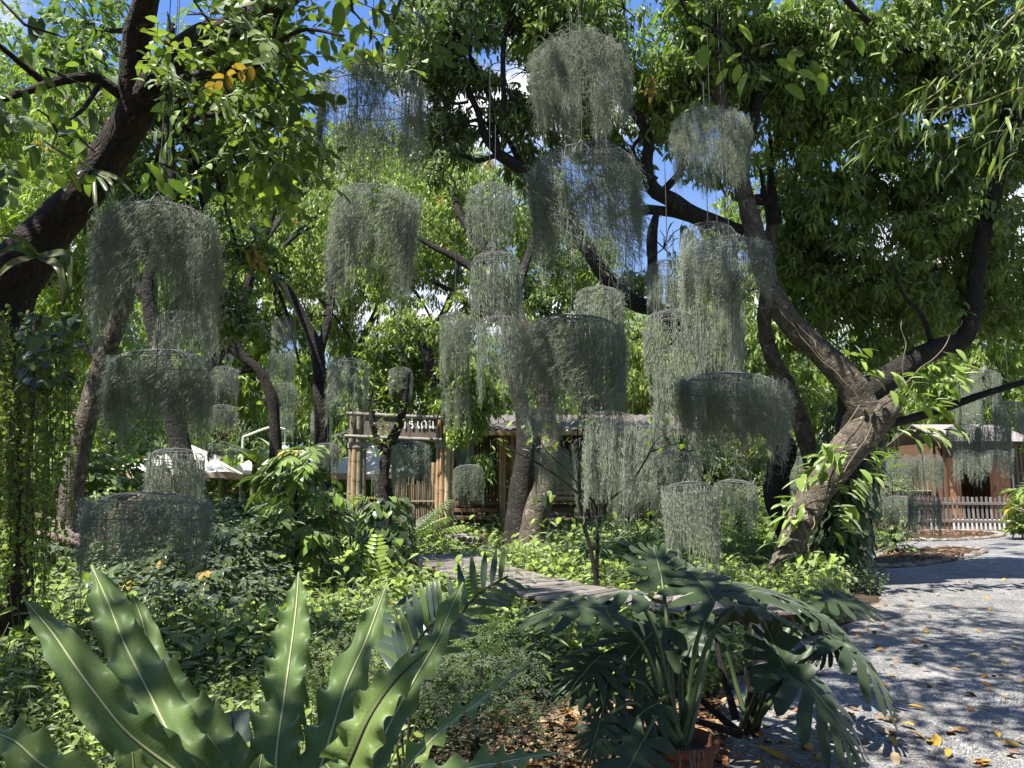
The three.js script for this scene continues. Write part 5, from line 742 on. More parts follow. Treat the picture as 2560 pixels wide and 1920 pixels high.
shrub('gate_shrub', 'fine leaved bush at the foot of the grey gate post', V(at(905, 1330, 15.6).x, 0, -15.6), 1.35, 0.55, 260, G.oval, LEAFMATT, GREEN.olive, GREEN.lime, 24, { size: 0.5 });
shrub('feathery_shrub', 'dark feathery shrub in the shade behind the fern rosette', V(at(860, 1650, 4.6).x, 0, -4.6), 0.68, 0.55, 230, G.feather, LEAFMATT, GREEN.deep, GREEN.olive, 25, { size: 0.95, low: 0.25, tilt: 0.9 });
shrub('feathery_shrub', 'bright topped feathery shrub beside the strap leaved fern', V(at(1140, 1600, 5.4).x, 0, -5.4), 0.76, 0.40, 230, G.feather, LEAFMATT, GREEN.mid, GREEN.fresh, 26, { size: 0.9, low: 0.3, tilt: 0.9 });
shrub('feathery_shrub', 'feathery shrub with bare dark stems close to the leaf litter', V(at(1190, 1700, 4.6).x, 0, -4.6), 0.66, 0.44, 170, G.feather, LEAFMATT, GREEN.deep, GREEN.mid, 27, { size: 0.95, low: 0.4, tilt: 0.9 });
shrub('feathery_shrub', 'yellow green feathery tuft low beside the fern rosette', V(at(520, 1870, 2.9).x, 0, -2.9), 0.42, 0.26, 200, G.feather, LEAFMATT, GREEN.olive, GREEN.lime, 28, { size: 0.6, low: 0.4 });
shrub('bright_shrub', 'bright yellow green shrub under the crooked trunk', V(at(1850, 1300, 15).x, 0, -15), 1.45, 1.0, 620, G.oval, LEAFMATT, GREEN.fresh, GREEN.lime, 29, { size: 0.55 });
shrub('bright_shrub', 'bright fine shrub beside the leaning forked trunk', V(at(1760, 1380, 13).x, 0, -13), 0.95, 0.9, 520, G.oval, LEAFMATT, GREEN.fresh, GREEN.lime, 30, { size: 0.45 });
shrub('bright_shrub', 'lime green shrub beyond the thin sapling', V(at(1640, 1360, 14.5).x, 0, -14.5), 0.9, 0.9, 460, G.oval, LEAFMATT, GREEN.olive, GREEN.lime, 31, { size: 0.5 });
shrub('background_shrub', 'yellow green bush behind the pale leaning trunk', V(at(240, 1100, 14.5).x, 0, -14.5), 2.9, 1.3, 460, big, LEAF, GREEN.fresh, GREEN.lime, 32, { size: 0.9 });
shrub('background_shrub', 'leafy bush in front of the first parasol', V(at(300, 1250, 12).x, 0, -12), 0.9, 1.2, 330, G.oval, LEAF, GREEN.deep, GREEN.olive, 33, { size: 1.1 });
shrub('background_shrub', 'dense bush below the parasol edge', V(at(560, 1260, 15).x, 0, -15), 1.2, 1.4, 420, G.oval, LEAF, GREEN.mid, GREEN.fresh, 34, { size: 1.1 });
shrub('background_shrub', 'dense bush behind the leafy sapling', V(at(700, 1260, 15.5).x, 0, -15.5), 1.25, 1.2, 380, G.oval, LEAF, GREEN.deep, GREEN.olive, 35, { size: 1.1 });
shrub('background_shrub', 'dark bush filling the shade under the arching tree', V(at(520, 1050, 23).x, 0, -23), 3.4, 2.4, 700, G.far, LEAFMATT, GREEN.mid, GREEN.olive, 36, { size: 1.5 });
shrub('background_shrub', 'dark bush behind the gate and stick fence', V(at(960, 1100, 24).x, 0, -24), 3.2, 2.2, 640, G.far, LEAFMATT, GREEN.mid, GREEN.olive, 37, { size: 1.5 });
shrub('background_shrub', 'tall bush behind the vine curtain', V(at(110, 1150, 13).x, 0, -13), 2.2, 1.3, 460, G.oval, LEAF, GREEN.mid, GREEN.fresh, 38, { size: 1.2 });
shrub('background_shrub', 'dark bush behind the hut end', V(at(1720, 1120, 21).x, 0, -21), 2.8, 1.8, 560, G.far, LEAFMATT, GREEN.deep, GREEN.olive, 39, { size: 1.3 });
shrub('background_shrub', 'dark bush beyond the ivy clad trunk', V(at(2050, 1150, 22).x, 0, -22), 2.8, 1.6, 480, G.far, LEAFMATT, GREEN.deep, GREEN.mid, 40, { size: 1.3 });
shrub('creeper_column', 'upright column of creeper leaves before the picket fence', V(at(2240, 1400, 17.5).x, 0, -17.5), 1.75, 0.36, 260, G.oval, LEAF, GREEN.mid, GREEN.fresh, 41, { size: 0.6, low: 0.03, stems: 2 });
shrub('fence_palm_bush', 'pale green bush past the fence end post', V(at(2590, 1240, 22).x, 0, -22), 1.5, 0.7, 150, big, LEAF, GREEN.olive, GREEN.lime, 42, { size: 0.9 });

{ // banana plants behind the parasols
  const mk = (px, py, d, h, label) => { const p = V(at(px, py, d).x, 0, -d), t = thing('banana_plant', label, 'banana plant', p, 'banana plants by the parasols'), R = rng(px); addLimb(t, 'stem', [[p, 0.12], [V(p.x, h * 0.6, p.z), 0.08], [V(p.x, h * 0.75, p.z), 0.04]], std({ color: rgb(0.12, 0.16, 0.05) }), { rad: 9, lump: 0.03 });
    const g = leafShape(1.25, 0.42, { st: [[0.1, 0.6], [0.25, 0.95], [0.45, 1], [0.65, 0.9], [0.85, 0.6]], fold: 0.18, bend: 0.9 }), ms = [GREEN.fresh, GREEN.lime].map((c) => leafMat({ color: rgb(...c), transmission: 0.5 }));
    for (let i = 0; i < 8; i++) { const m = shade(new THREE.Mesh(g, ms[i % 2])); m.name = 'leaf'; m.position.y = h * 0.62 + i * 0.03; m.quaternion.copy(QE(lerp(-1.25, -0.3, R()), i * 2.4 + R(), (R() - 0.5) * 0.4)); m.scale.setScalar(lerp(0.75, 1.1, R())); t.add(m); } };
  mk(640, 1100, 19, 3.1, 'banana plant with bright leaves above the second parasol'); mk(560, 1090, 20.5, 2.7, 'banana plant with yellow green leaves above the first parasol'); mk(700, 1080, 22, 3.2, 'banana plant behind the slim column of baskets');
}
{ // palms, ferns and strap leaved clumps one can pick out
  const clump = (name, label, cat, p, n, mkGeo, cols, seed, { rise = [-1.2, -0.3], size = [0.8, 1.2], y = 0.02, part = 'leaf', spread = 0.06 } = {}) => {
    const t = thing(name, label, cat, p), R = rng(seed), gs = [mkGeo(1), mkGeo(2)], ms = cols.map((c) => leafMat({ color: rgb(...c) }));
    for (let i = 0; i < n; i++) { const m = shade(new THREE.Mesh(gs[i % 2], ms[i % ms.length])); m.name = part; m.position.set((R() - 0.5) * spread, y, (R() - 0.5) * spread); m.quaternion.copy(QE(lerp(rise[0], rise[1], R()), i * 2.4 + R() * 0.6, (R() - 0.5) * 0.4)); m.scale.setScalar(lerp(size[0], size[1], R())); t.add(m); }
    return t; };
  const strap = (L, W) => (s) => leafShape(L * (s === 1 ? 1 : 0.85), W, { st: [[0.1, 0.8], [0.3, 1], [0.5, 1], [0.7, 0.8], [0.88, 0.45]], fold: 0.3, bend: 1.0 });
  const fr = (L, W, p, o = {}) => (s) => frondShape(L, W, p, { seed: s * 7, rise: 0, arch: 0.9, ...o });
  const gx = (px, py) => onGround(px, py);
  const at0 = (px, d) => V(at(px, 1300, d).x, 0, -d);
  clump('palm_clump', 'dark green palm clump growing under the sign board', 'palm', at0(1010, 16.2), 34, fr(1.5, 0.36, 18, { lw: 0.045 }), [GREEN.deep, GREEN.mid, GREEN.fresh], 3, { rise: [-1.4, -0.5], part: 'frond' });
  clump('strap_plant', 'grassy strap leaved plant beside the bamboo bench', 'plant', at0(1265, 14.4), 46, strap(0.95, 0.045), [GREEN.mid, GREEN.olive, GREEN.blue], 4, { rise: [-1.35, -0.5] });
  clump('strap_plant', 'pale strap leaved plant at the hut steps', 'plant', at0(1165, 17), 40, strap(0.75, 0.04), [GREEN.olive, GREEN.lime], 5, { rise: [-1.35, -0.4] });
  clump('strap_plant', 'dark strap leaved plant at the foot of the pale leaning trunk', 'plant', at0(1320, 13.6), 40, strap(0.6, 0.035), [GREEN.deep, GREEN.mid], 6, { rise: [-1.3, -0.3] });
  const bird = (px, d, sz, label, seed) => clump('fern_plant', label, 'fern', at0(px, d), 16, fr(0.62, 0.13, 22, { lw: 0.02 }), [GREEN.fresh, GREEN.olive, GREEN.lime], seed, { size: [sz * 0.8, sz * 1.15], rise: [-1.15, -0.25], part: 'frond' });
  bird(1400, 12.5, 1.3, 'feathery fern in front of the pale leaning trunk', 11); bird(1500, 11.5, 1.2, 'feathery fern behind the thin sapling', 12); bird(1450, 9.8, 0.9, 'feathery fern just beyond the boardwalk', 13); bird(1345, 11.2, 1.0, 'feathery fern between boardwalk and strap leaved plant', 14);
  bird(1620, 12.0, 1.2, 'feathery fern under the long dim moss basket', 15); bird(1860, 12.0, 0.9, 'bright fern tucked against the leaning forked trunk', 16); bird(330, 8.2, 0.9, 'lime fern below the wide dark moss basket', 17); bird(1120, 8.0, 0.8, 'fern beside the near end of the boardwalk', 18); bird(1175, 9.0, 0.95, 'arching fern half covering the boardwalk edge', 31); bird(1120, 11.0, 1.1, 'arching fern covering the far boardwalk bend', 32); bird(1240, 8.4, 0.75, 'small fern leaning over the boardwalk planks', 33);
  // upright lime frond in front of the creeper bush, and the yellow green frond over the boardwalk
  const soloFrond = (name, label, px, py, d, L, W, pairs, lw, col, tilt, turn, roll) => { const p = at(px, py, d), t = thing(name, label, 'fern', V(p.x, 0, p.z)); const m = shade(new THREE.Mesh(frondShape(L, W, pairs, { rise: 0, arch: 0.5, lw, seed: px }), leafMat({ color: rgb(...col) }))); m.name = 'frond'; m.quaternion.copy(QE(tilt, turn, roll)); t.add(m); return t; };
  soloFrond('lime_fern', 'tall lime green ladder frond before the creeper bush', 930, 1460, 9.5, 1.05, 0.22, 16, 0.045, GREEN.lime, -1.45, 3.14, 0.05);
  soloFrond('lime_fern', 'arching yellow green frond reaching over the boardwalk', 1085, 1520, 7.2, 1.05, 0.30, 13, 0.06, GREEN.fresh, -1.15, 0.5, 0.3);
  // ti plant
  clump('ti_plant', 'small red leaved ti plant beside the creeper bush', 'plant', at0(848, 11.5), 12, strap(0.34, 0.055), [[0.20, 0.03, 0.04], [0.14, 0.02, 0.04]], 19, { rise: [-1.4, -0.6], y: 0.95 });
  // strap leaved blue fern in the shade behind the rosette
  { const p = V(at(1040, 1640, 3.6).x, 0, -3.6), t = thing('strap_fern', 'blue green fern with long strap leaflets behind the big rosette', 'fern', p), R = rng(8), g = [1, 2].map((s) => leafShape(0.23, 0.036, { st: [[0.1, 0.7], [0.3, 1], [0.6, 0.95], [0.85, 0.5]], fold: 0.12, bend: 0.35 + 0.2 * s })), ms = [GREEN.blue, GREEN.mid, GREEN.blue].map((c) => leafMat({ color: rgb(...c), clearcoat: 0.7, clearcoatRoughness: 0.3 }));
    const ax = [[at(985, 1720, 3.5), at(1020, 1640, 3.55), at(1070, 1570, 3.6), at(1110, 1530, 3.65)], [at(1030, 1760, 3.5), at(1110, 1600, 3.7), at(1190, 1490, 3.8), at(1270, 1440, 3.9)], [at(1000, 1750, 3.6), at(1010, 1680, 3.7), at(1000, 1590, 3.9), at(985, 1510, 4.1)]];
    ax.forEach((pts) => { const full = [V(p.x, 0.0, p.z), ...pts], cv = new THREE.CatmullRomCurve3(full); w('stalk', tube(full, 0.006, 6), std({ color: rgb(0.03, 0.025, 0.015) }), t); for (let i = 0; i < 18; i++) { const u = 0.42 + 0.58 * i / 18, c = cv.getPoint(u), tg = cv.getTangent(u), s = i % 2 ? 1 : -1, m = shade(new THREE.Mesh(g[i % 2], ms[i % 3])); m.name = 'leaflet'; const side = tg.clone().cross(V(0.2, 0.1, 1)).normalize().multiplyScalar(s), dir = tg.clone().multiplyScalar(0.75).add(side).add(V(0, 0.15, 0.1)).normalize(); const up = V(0, 0.35, 1).normalize(), xx = up.clone().cross(dir).normalize(), yy = dir.clone().cross(xx); m.quaternion.setFromRotationMatrix(new THREE.Matrix4().makeBasis(xx, yy, dir)); m.position.copy(c).sub(p); m.scale.setScalar(lerp(1, 0.6, Math.abs(u - 0.7) * 2)); t.add(m); } }); }
  // dry brown frond and dead leaves left of the parasols
  { const t = clump('dry_frond', 'dry pinkish brown fronds below the pale leaning trunk', 'dead frond', V(at(250, 1230, 11.5).x, 0, -11.5), 7, fr(1.3, 0.3, 15, { lw: 0.06 }), [[0.33, 0.22, 0.18], [0.26, 0.17, 0.13]], 20, { rise: [-1.2, -0.5], part: 'frond', y: 0.5 }); }
}
{ // heart leaved creeper bush in front of the gate
  const c = V(at(962, 1440, 10.5).x, 0, -10.5), t = thing('creeper_bush', 'bushy mound of dark heart shaped creeper leaves', 'creeper', c), R = rng(91), g = [0, 1].map((k) => leafShape(0.13, 0.12, { st: [[0.16, 0.86], [0.42, 0.95], [0.72, 0.55]], heart: 0.16, fold: 0.1 + 0.1 * k, bend: 0.4 })), ms = [GREEN.deep, GREEN.mid, GREEN.mid, GREEN.fresh].map((k) => leafMat({ color: rgb(...k) }));
  addLimb(t, 'stem', [[c, 0.05], [V(c.x, 0.7, c.z), 0.04], [V(c.x + 0.05, 1.25, c.z), 0.02]], B.dark, { rad: 7 });
  for (let i = 0; i < 300; i++) { const y = lerp(0.05, 1.42, Math.pow(R(), 0.9)), r = lerp(0.5, 0.3, y / 1.45) * lerp(0.75, 1.05, R()), an = R() * 3.9 + -0.4, m = shade(new THREE.Mesh(g[i % 2], ms[(R() * 4) | 0])); m.name = 'leaf'; m.position.set(Math.cos(an) * r, y, Math.sin(an) * r * 0.8); m.quaternion.copy(QE(lerp(0.4, 1.25, R()), Math.PI / 2 - an + (R() - 0.5) * 0.8, 0)); m.scale.setScalar(lerp(0.7, 1.15, R())); t.add(m); }
}
{ // mossy snag with epiphytes in front of the sign
  const t = thing('mossy_snag', 'dark dead snag covered in bright epiphytes in front of the sign', 'dead tree', V(at(955, 1400, 14.5).x, 0, -14.5)), D = 14.5;
  addLimb(t, 'trunk', [[V(at(960, 1400, D).x, -0.03, -D), 0.16], ...lp([[962, 1280, D, 0.12], [960, 1180, D, 0.11], [972, 1120, D, 0.10], [998, 1060, D, 0.085], [1012, 990, D, 0.075], [1018, 930, D, 0.06]])], B.dark, { rad: 10, lump: 0.2 });
  addLimb(t, 'branch', lp([[965, 1150, D, 0.07], [930, 1050, D, 0.06], [940, 980, D, 0.04]]), B.dark, { rad: 8, lump: 0.2 });
  const R = rng(5), g = leafShape(0.17, 0.05, { st: [[0.2, 0.8], [0.55, 1], [0.85, 0.5]], fold: 0.2, bend: 0.8 }), ms = [GREEN.fresh, GREEN.lime, [0.26, 0.36, 0.05]].map((c) => leafMat({ color: rgb(...c), transmission: 0.45 }));
  for (let i = 0; i < 150; i++) { const k = R(), p = at(lerp(925, 1000, k) + (R() - 0.5) * 60, lerp(1130, 900, R()) + (R() - 0.5) * 30, D - 0.05 - R() * 0.3), m = shade(new THREE.Mesh(g, ms[i % 3])); m.name = 'leaf'; m.position.copy(p).sub(t.position); m.quaternion.copy(QE(lerp(-0.7, 0.6, R()), R() * 6.28, 0)); m.scale.setScalar(lerp(0.6, 1.1, R())); t.add(m); }
  const mm = w('moss', mossShape(33, 60, 7, 1.6, 0.006, 0.1).scale(0.22, 0.5, 0.22).translate(at(945, 1150, D).x, at(945, 1150, D).y, -D), moss, t); mm.userData.kind = 'stuff';
}
{ // thin bare sapling between the deck and the hut
  const D = 9.5, t = thing('thin_sapling', 'thin sparse sapling with crossing twigs beyond the boardwalk', 'sapling', V(at(1490, 1460, D).x, 0, -D));
  const L = [[[1505, 1560, D, 0.035], [1480, 1390, D, 0.028], [1455, 1290, D, 0.026], [1447, 1200, D, 0.022], [1452, 1120, D, 0.018], [1462, 1040, D, 0.012], [1460, 960, D, 0.006]], [[1447, 1235, D, 0.016], [1400, 1195, D, 0.014], [1330, 1150, D, 0.012], [1260, 1115, D, 0.008], [1235, 1095, D, 0.005]], [[1445, 1210, D, 0.012], [1420, 1180, D, 0.01], [1365, 1125, D, 0.007], [1340, 1090, D, 0.004]], [[1447, 1215, D, 0.014], [1448, 1150, D + 0.1, 0.012], [1444, 1080, D + 0.1, 0.008], [1448, 1000, D + 0.1, 0.005]], [[1460, 1100, D, 0.012], [1490, 1060, D, 0.01], [1510, 1040, D, 0.007], [1545, 1032, D, 0.004]],
    [[1490, 1500, D + 0.3, 0.03], [1493, 1330, D + 0.3, 0.024], [1488, 1260, D + 0.3, 0.02], [1450, 1225, D + 0.2, 0.014]], [[1492, 1320, D + 0.3, 0.02], [1520, 1255, D + 0.3, 0.017], [1570, 1215, D + 0.3, 0.015], [1605, 1165, D + 0.3, 0.012], [1625, 1130, D + 0.3, 0.01], [1640, 1100, D + 0.3, 0.006], [1690, 1070, D + 0.3, 0.004]], [[1625, 1130, D + 0.3, 0.008], [1680, 1112, D + 0.3, 0.006], [1760, 1110, D + 0.3, 0.003]], [[1520, 1255, D + 0.3, 0.01], [1510, 1200, D + 0.3, 0.008], [1528, 1170, D + 0.3, 0.005]]];
  L.forEach((b, i) => addLimb(t, i === 0 || i === 5 ? 'trunk' : 'branch', lp(b), B.dark, { rad: 6, lump: 0.05 }));
  const R = rng(19), g = leafShape(0.12, 0.06, { st: [[0.2, 0.8], [0.5, 1], [0.8, 0.6]], fold: 0.12, bend: 0.5 }), ms = [GREEN.mid, GREEN.fresh, GREEN.lime, GREEN.deep].map((c) => leafMat({ color: rgb(...c), transmission: 0.45 }));
  for (const [x, y, n, sx, sy] of [[1330, 1090, 16, 50, 40], [1395, 1260, 16, 60, 35], [1490, 1145, 12, 45, 22], [1430, 1060, 8, 40, 40], [1400, 1100, 8, 40, 50], [1660, 1075, 14, 50, 35], [1700, 1110, 8, 50, 20], [1460, 1020, 8, 30, 50], [1385, 1330, 14, 60, 40], [1560, 1300, 16, 70, 30], [1650, 1290, 14, 60, 30], [1250, 1110, 8, 30, 20]]) for (let i = 0; i < n; i++) { const m = shade(new THREE.Mesh(g, ms[(R() * 4) | 0])); m.name = 'leaf'; m.position.copy(at(x + (R() - 0.5) * 2 * sx, y + (R() - 0.5) * 2 * sy, D + (R() - 0.3) * 0.6)).sub(t.position); m.quaternion.copy(QE(lerp(0, 0.9, R()), R() * 6.28, (R() - 0.5) * 0.6)); m.scale.setScalar(lerp(0.7, 1.2, R())); t.add(m); }
}
{ // vine with long pale leaves climbing the forked trunk
  const t = thing('climbing_vine', 'climbing vine with long pale green leaves winding up the forked trunk', 'vine', V(at(1960, 1500, 11.2).x, 0, -11.2)), stem = std({ color: rgb(0.22, 0.18, 0.12), roughness: 0.9 });
  const paths = [[[2015, 1490, 11.1], [2012, 1400, 11.2], [2008, 1310, 11.4], [2005, 1240, 11.55], [2045, 1170, 11.6], [2085, 1120, 11.6]], [[2015, 1440, 11.1], [2020, 1360, 11.25], [2035, 1290, 11.5], [2070, 1240, 11.6], [2110, 1180, 11.65], [2180, 1060, 11.7]], [[1962, 1310, 11.5], [1990, 1240, 11.6], [2050, 1150, 11.65], [2100, 1080, 11.7], [2150, 1010, 11.75]], [[2150, 1010, 11.75], [2200, 1000, 11.8], [2300, 920, 11.9], [2370, 850, 11.9], [2405, 800, 11.9]], [[2150, 1010, 11.7], [2090, 930, 11.7], [2000, 840, 11.7], [1945, 770, 11.7]], [[2060, 900, 11.7], [2035, 850, 11.7], [1990, 800, 11.7]], [[2260, 960, 11.9], [2265, 860, 11.8], [2255, 800, 11.8]]];
  paths.forEach((p) => w('stem', tube(p.map(([x, y, d]) => at(x, y, d)).flatMap((q, i, A) => i ? [A[i - 1].clone().lerp(q, 0.35).add(V(0.05 * Math.sin(i * 7 + q.x * 9), 0.03 * Math.cos(i * 5), 0)), A[i - 1].clone().lerp(q, 0.7).add(V(0.05 * Math.cos(i * 4 + q.y * 5), 0, 0.02)), q] : [q]), 0.007, 6), stem, t));
  const R = rng(23), gs = [0, 1, 2].map((k) => leafShape(0.30, 0.082 + 0.014 * k, { st: [[0.15, 0.75], [0.4, 1], [0.7, 0.85], [0.9, 0.4]], fold: 0.15, bend: 0.3 + 0.3 * k })), ms = [GREEN.lime, GREEN.fresh, [0.30, 0.40, 0.10], GREEN.olive].map((c) => leafMat({ color: rgb(...c), clearcoat: 0.5 }));
  const tufts = [[2090, 1125, 13, 45, 25], [2060, 1155, 8, 50, 25], [2030, 1190, 8, 50, 18], [1985, 1255, 7, 45, 20], [1965, 1290, 6, 40, 20], [1950, 1340, 5, 35, 25], [2110, 1215, 9, 45, 25], [2100, 1270, 8, 30, 30], [2105, 1310, 8, 30, 30], [2050, 1400, 8, 60, 35], [2030, 1450, 12, 45, 45], [2070, 1440, 8, 40, 30], [2005, 1400, 5, 40, 25], [2190, 1150, 8, 50, 30], [2180, 1190, 6, 60, 25], [2330, 1090, 8, 60, 25], [2260, 960, 10, 50, 45], [2320, 1010, 7, 45, 25], [2280, 1070, 5, 60, 20], [2375, 900, 5, 60, 40], [2150, 880, 4, 60, 30], [2390, 950, 6, 30, 40], [2160, 940, 4, 40, 25], [2400, 1060, 3, 30, 40], [2060, 1170, 5, 40, 30]];
  for (const [x, y, n, sx, sy] of tufts) for (let i = 0; i < n * 1.6; i++) { const m = shade(new THREE.Mesh(gs[(R() * 3) | 0], ms[(R() * 4) | 0])); m.name = 'leaf'; m.position.copy(at(x + (R() - 0.5) * sx * 1.4, y + (R() - 0.5) * sy * 1.4, 11.45 - R() * 0.35)).sub(t.position); const left = x < 2100 ? -1.4 : 1.2; m.quaternion.copy(QE(lerp(-0.35, 0.75, R()), left + (R() - 0.5) * 2.6, (R() - 0.5) * 0.7)); m.scale.setScalar(lerp(0.75, 1.15, R())); t.add(m); }
}
{ // ivy over the rear trunk of the fork
  const t = thing('trunk_ivy', 'dark glossy ivy cloaking the rear trunk of the fork', 'ivy', V(at(2095, 1450, 12.5).x, 0, -12.5)), R = rng(77), li = [[], []];
  const g = [0, 1].map((k) => leafShape(0.19, 0.10, { st: [[0.18, 0.85], [0.5, 1], [0.8, 0.5]], heart: 0.08, fold: 0.1 + 0.1 * k, bend: 0.5 }));
  for (let i = 0; i < 620; i++) { const y = lerp(1455, 1010, R()), cx = lerp(2092, 2135, (1455 - y) / 445), c = at(cx, y, 12.75), an = lerp(0, 3.14, R()), r = 0.42 * lerp(0.85, 1.15, R()), p = V(c.x + Math.cos(an) * r, c.y, c.z + Math.sin(an) * r); if (p.y < 0.05) continue; li[i % 2].push([M4(p, QE(lerp(0.5, 1.2, R()), Math.PI / 2 - an + (R() - 0.5), 0), lerp(0.7, 1.2, R())), ...tintOf(R, GREEN.deep, GREEN.mid, 0)]); }
  li.forEach((x, i) => worldInst('foliage', g[i], LEAF, x, t));
}
{ // curtain of small round leaves on the near trunk
  const b = onGround(20, 1640), t = thing('vine_curtain', 'curtain of small leaved hanging vines on the dark leaning trunk', 'vine', V(b.x, 0, -5.7)), R = rng(31), li = [[], []], stem = std({ color: rgb(0.10, 0.09, 0.05) });
  const g = [0, 1].map((k) => leafShape(0.040, 0.032, { st: [[0.2, 0.9], [0.6, 0.9]], fold: 0.1, bend: 0.4 + k * 0.3 }));
  for (let s = 0; s < 64; s++) { const x0 = lerp(-20, 190, Math.pow(R(), 1.1)), d = lerp(5.3, 5.72, R()), y0 = lerp(760, 1050, R()), y1 = Math.min(1590, lerp(1150, 1560, R()) - (x0 > 140 ? 150 : 0)), a = at(x0, y0, d), e = at(x0 + (R() - 0.5) * 40, y1, d), m = a.clone().lerp(e, 0.5).add(V((R() - 0.5) * 0.08, 0, (R() - 0.5) * 0.08)); w('strand', tube([a, m, e], 0.0028, 4, 6), stem, t); const n = Math.round(a.distanceTo(e) / 0.022); for (let i = 0; i < n; i++) { const u = i / n, p = a.clone().lerp(e, u).add(V(Math.sin(u * 9 + s) * 0.012, 0, 0)); li[i % 2].push([M4(p, QE(R() * 1.1, R() * 6.28, (R() - 0.5)), lerp(0.6, 1.25, R())), ...tintOf(R, GREEN.olive, GREEN.lime, 0.01)]); } }
  li.forEach((x, i) => worldInst('foliage', g[i], LEAF, x, t));
  const big2 = leafShape(0.13, 0.11, { st: [[0.16, 0.86], [0.42, 0.95], [0.72, 0.55]], heart: 0.14, fold: 0.12, bend: 0.4 }), ms = [GREEN.mid, GREEN.blue, GREEN.olive].map((c) => leafMat({ color: rgb(...c), clearcoat: 0.7 }));
  for (let i = 0; i < 90; i++) { const m = shade(new THREE.Mesh(big2, ms[i % 3])); m.name = 'leaf'; m.position.copy(at(lerp(50, 200, R()), lerp(780, 960, R()), lerp(5.2, 5.6, R()))).sub(t.position); m.quaternion.copy(QE(lerp(0.2, 1.2, R()), (R() - 0.5) * 2.6, (R() - 0.5) * 0.6)); m.scale.setScalar(lerp(0.5, 1, R())); t.add(m); }
}
{ // strap leaved epiphytes sitting on the near trunk
  const ep = (label, px, py, d, ends, W, seed) => { const o = at(px, py, d), t = thing('epiphyte', label, 'epiphyte', o), ms = [[0.10, 0.14, 0.03], GREEN.mid, [0.16, 0.18, 0.05]].map((c) => leafMat({ color: rgb(...c) })); ends.forEach(([mx, my, ex, ey], k) => { const m = at(mx, my, d - 0.12), e = at(ex, ey, d - 0.15), cv = new THREE.CatmullRomCurve3([o, m, e]), pos = [], idx = [], col = [], n = 14; for (let i = 0; i <= n; i++) { const p = cv.getPoint(i / n).sub(o), tg = cv.getTangent(i / n), s = tg.clone().cross(V(0, 0.2, 1)).normalize().multiplyScalar(W * Math.sin(Math.PI * Math.pow(0.12 + 0.86 * (i / n), 0.8))); for (const q of [-1, 0, 1]) { pos.push(p.x + s.x * q, p.y + s.y * q, p.z + s.z * q + (q ? 0.012 : 0)); col.push(1, 1, 1); } if (i) { const a = (i - 1) * 3; idx.push(a, a + 1, a + 3, a + 3, a + 1, a + 4, a + 1, a + 2, a + 4, a + 4, a + 2, a + 5); } } l('leaf', geoFrom(pos, idx, null, col), ms[k % 3], t); }); };
  ep('strap leaved epiphyte drooping from the trunk fork', 405, 145, 5.2, [[380, 170, 355, 215], [430, 200, 420, 285], [440, 210, 405, 290], [425, 190, 432, 270], [418, 190, 400, 275], [425, 60, 420, 30], [450, 110, 462, 105], [436, 180, 425, 290]], 0.016, 1);
  ep('long leaved epiphyte on the trunk below the fork', 235, 425, 5.5, [[240, 500, 248, 570], [270, 480, 290, 560], [150, 380, 100, 345], [300, 450, 340, 490], [200, 430, 160, 500], [280, 460, 285, 540]], 0.016, 2);
  ep('dark arching epiphyte at the bend of the trunk', 95, 640, 5.5, [[170, 640, 175, 760], [40, 620, -20, 650], [150, 670, 160, 780], [50, 600, -10, 590], [180, 690, 150, 790], [30, 660, -30, 720]], 0.03, 3);
}
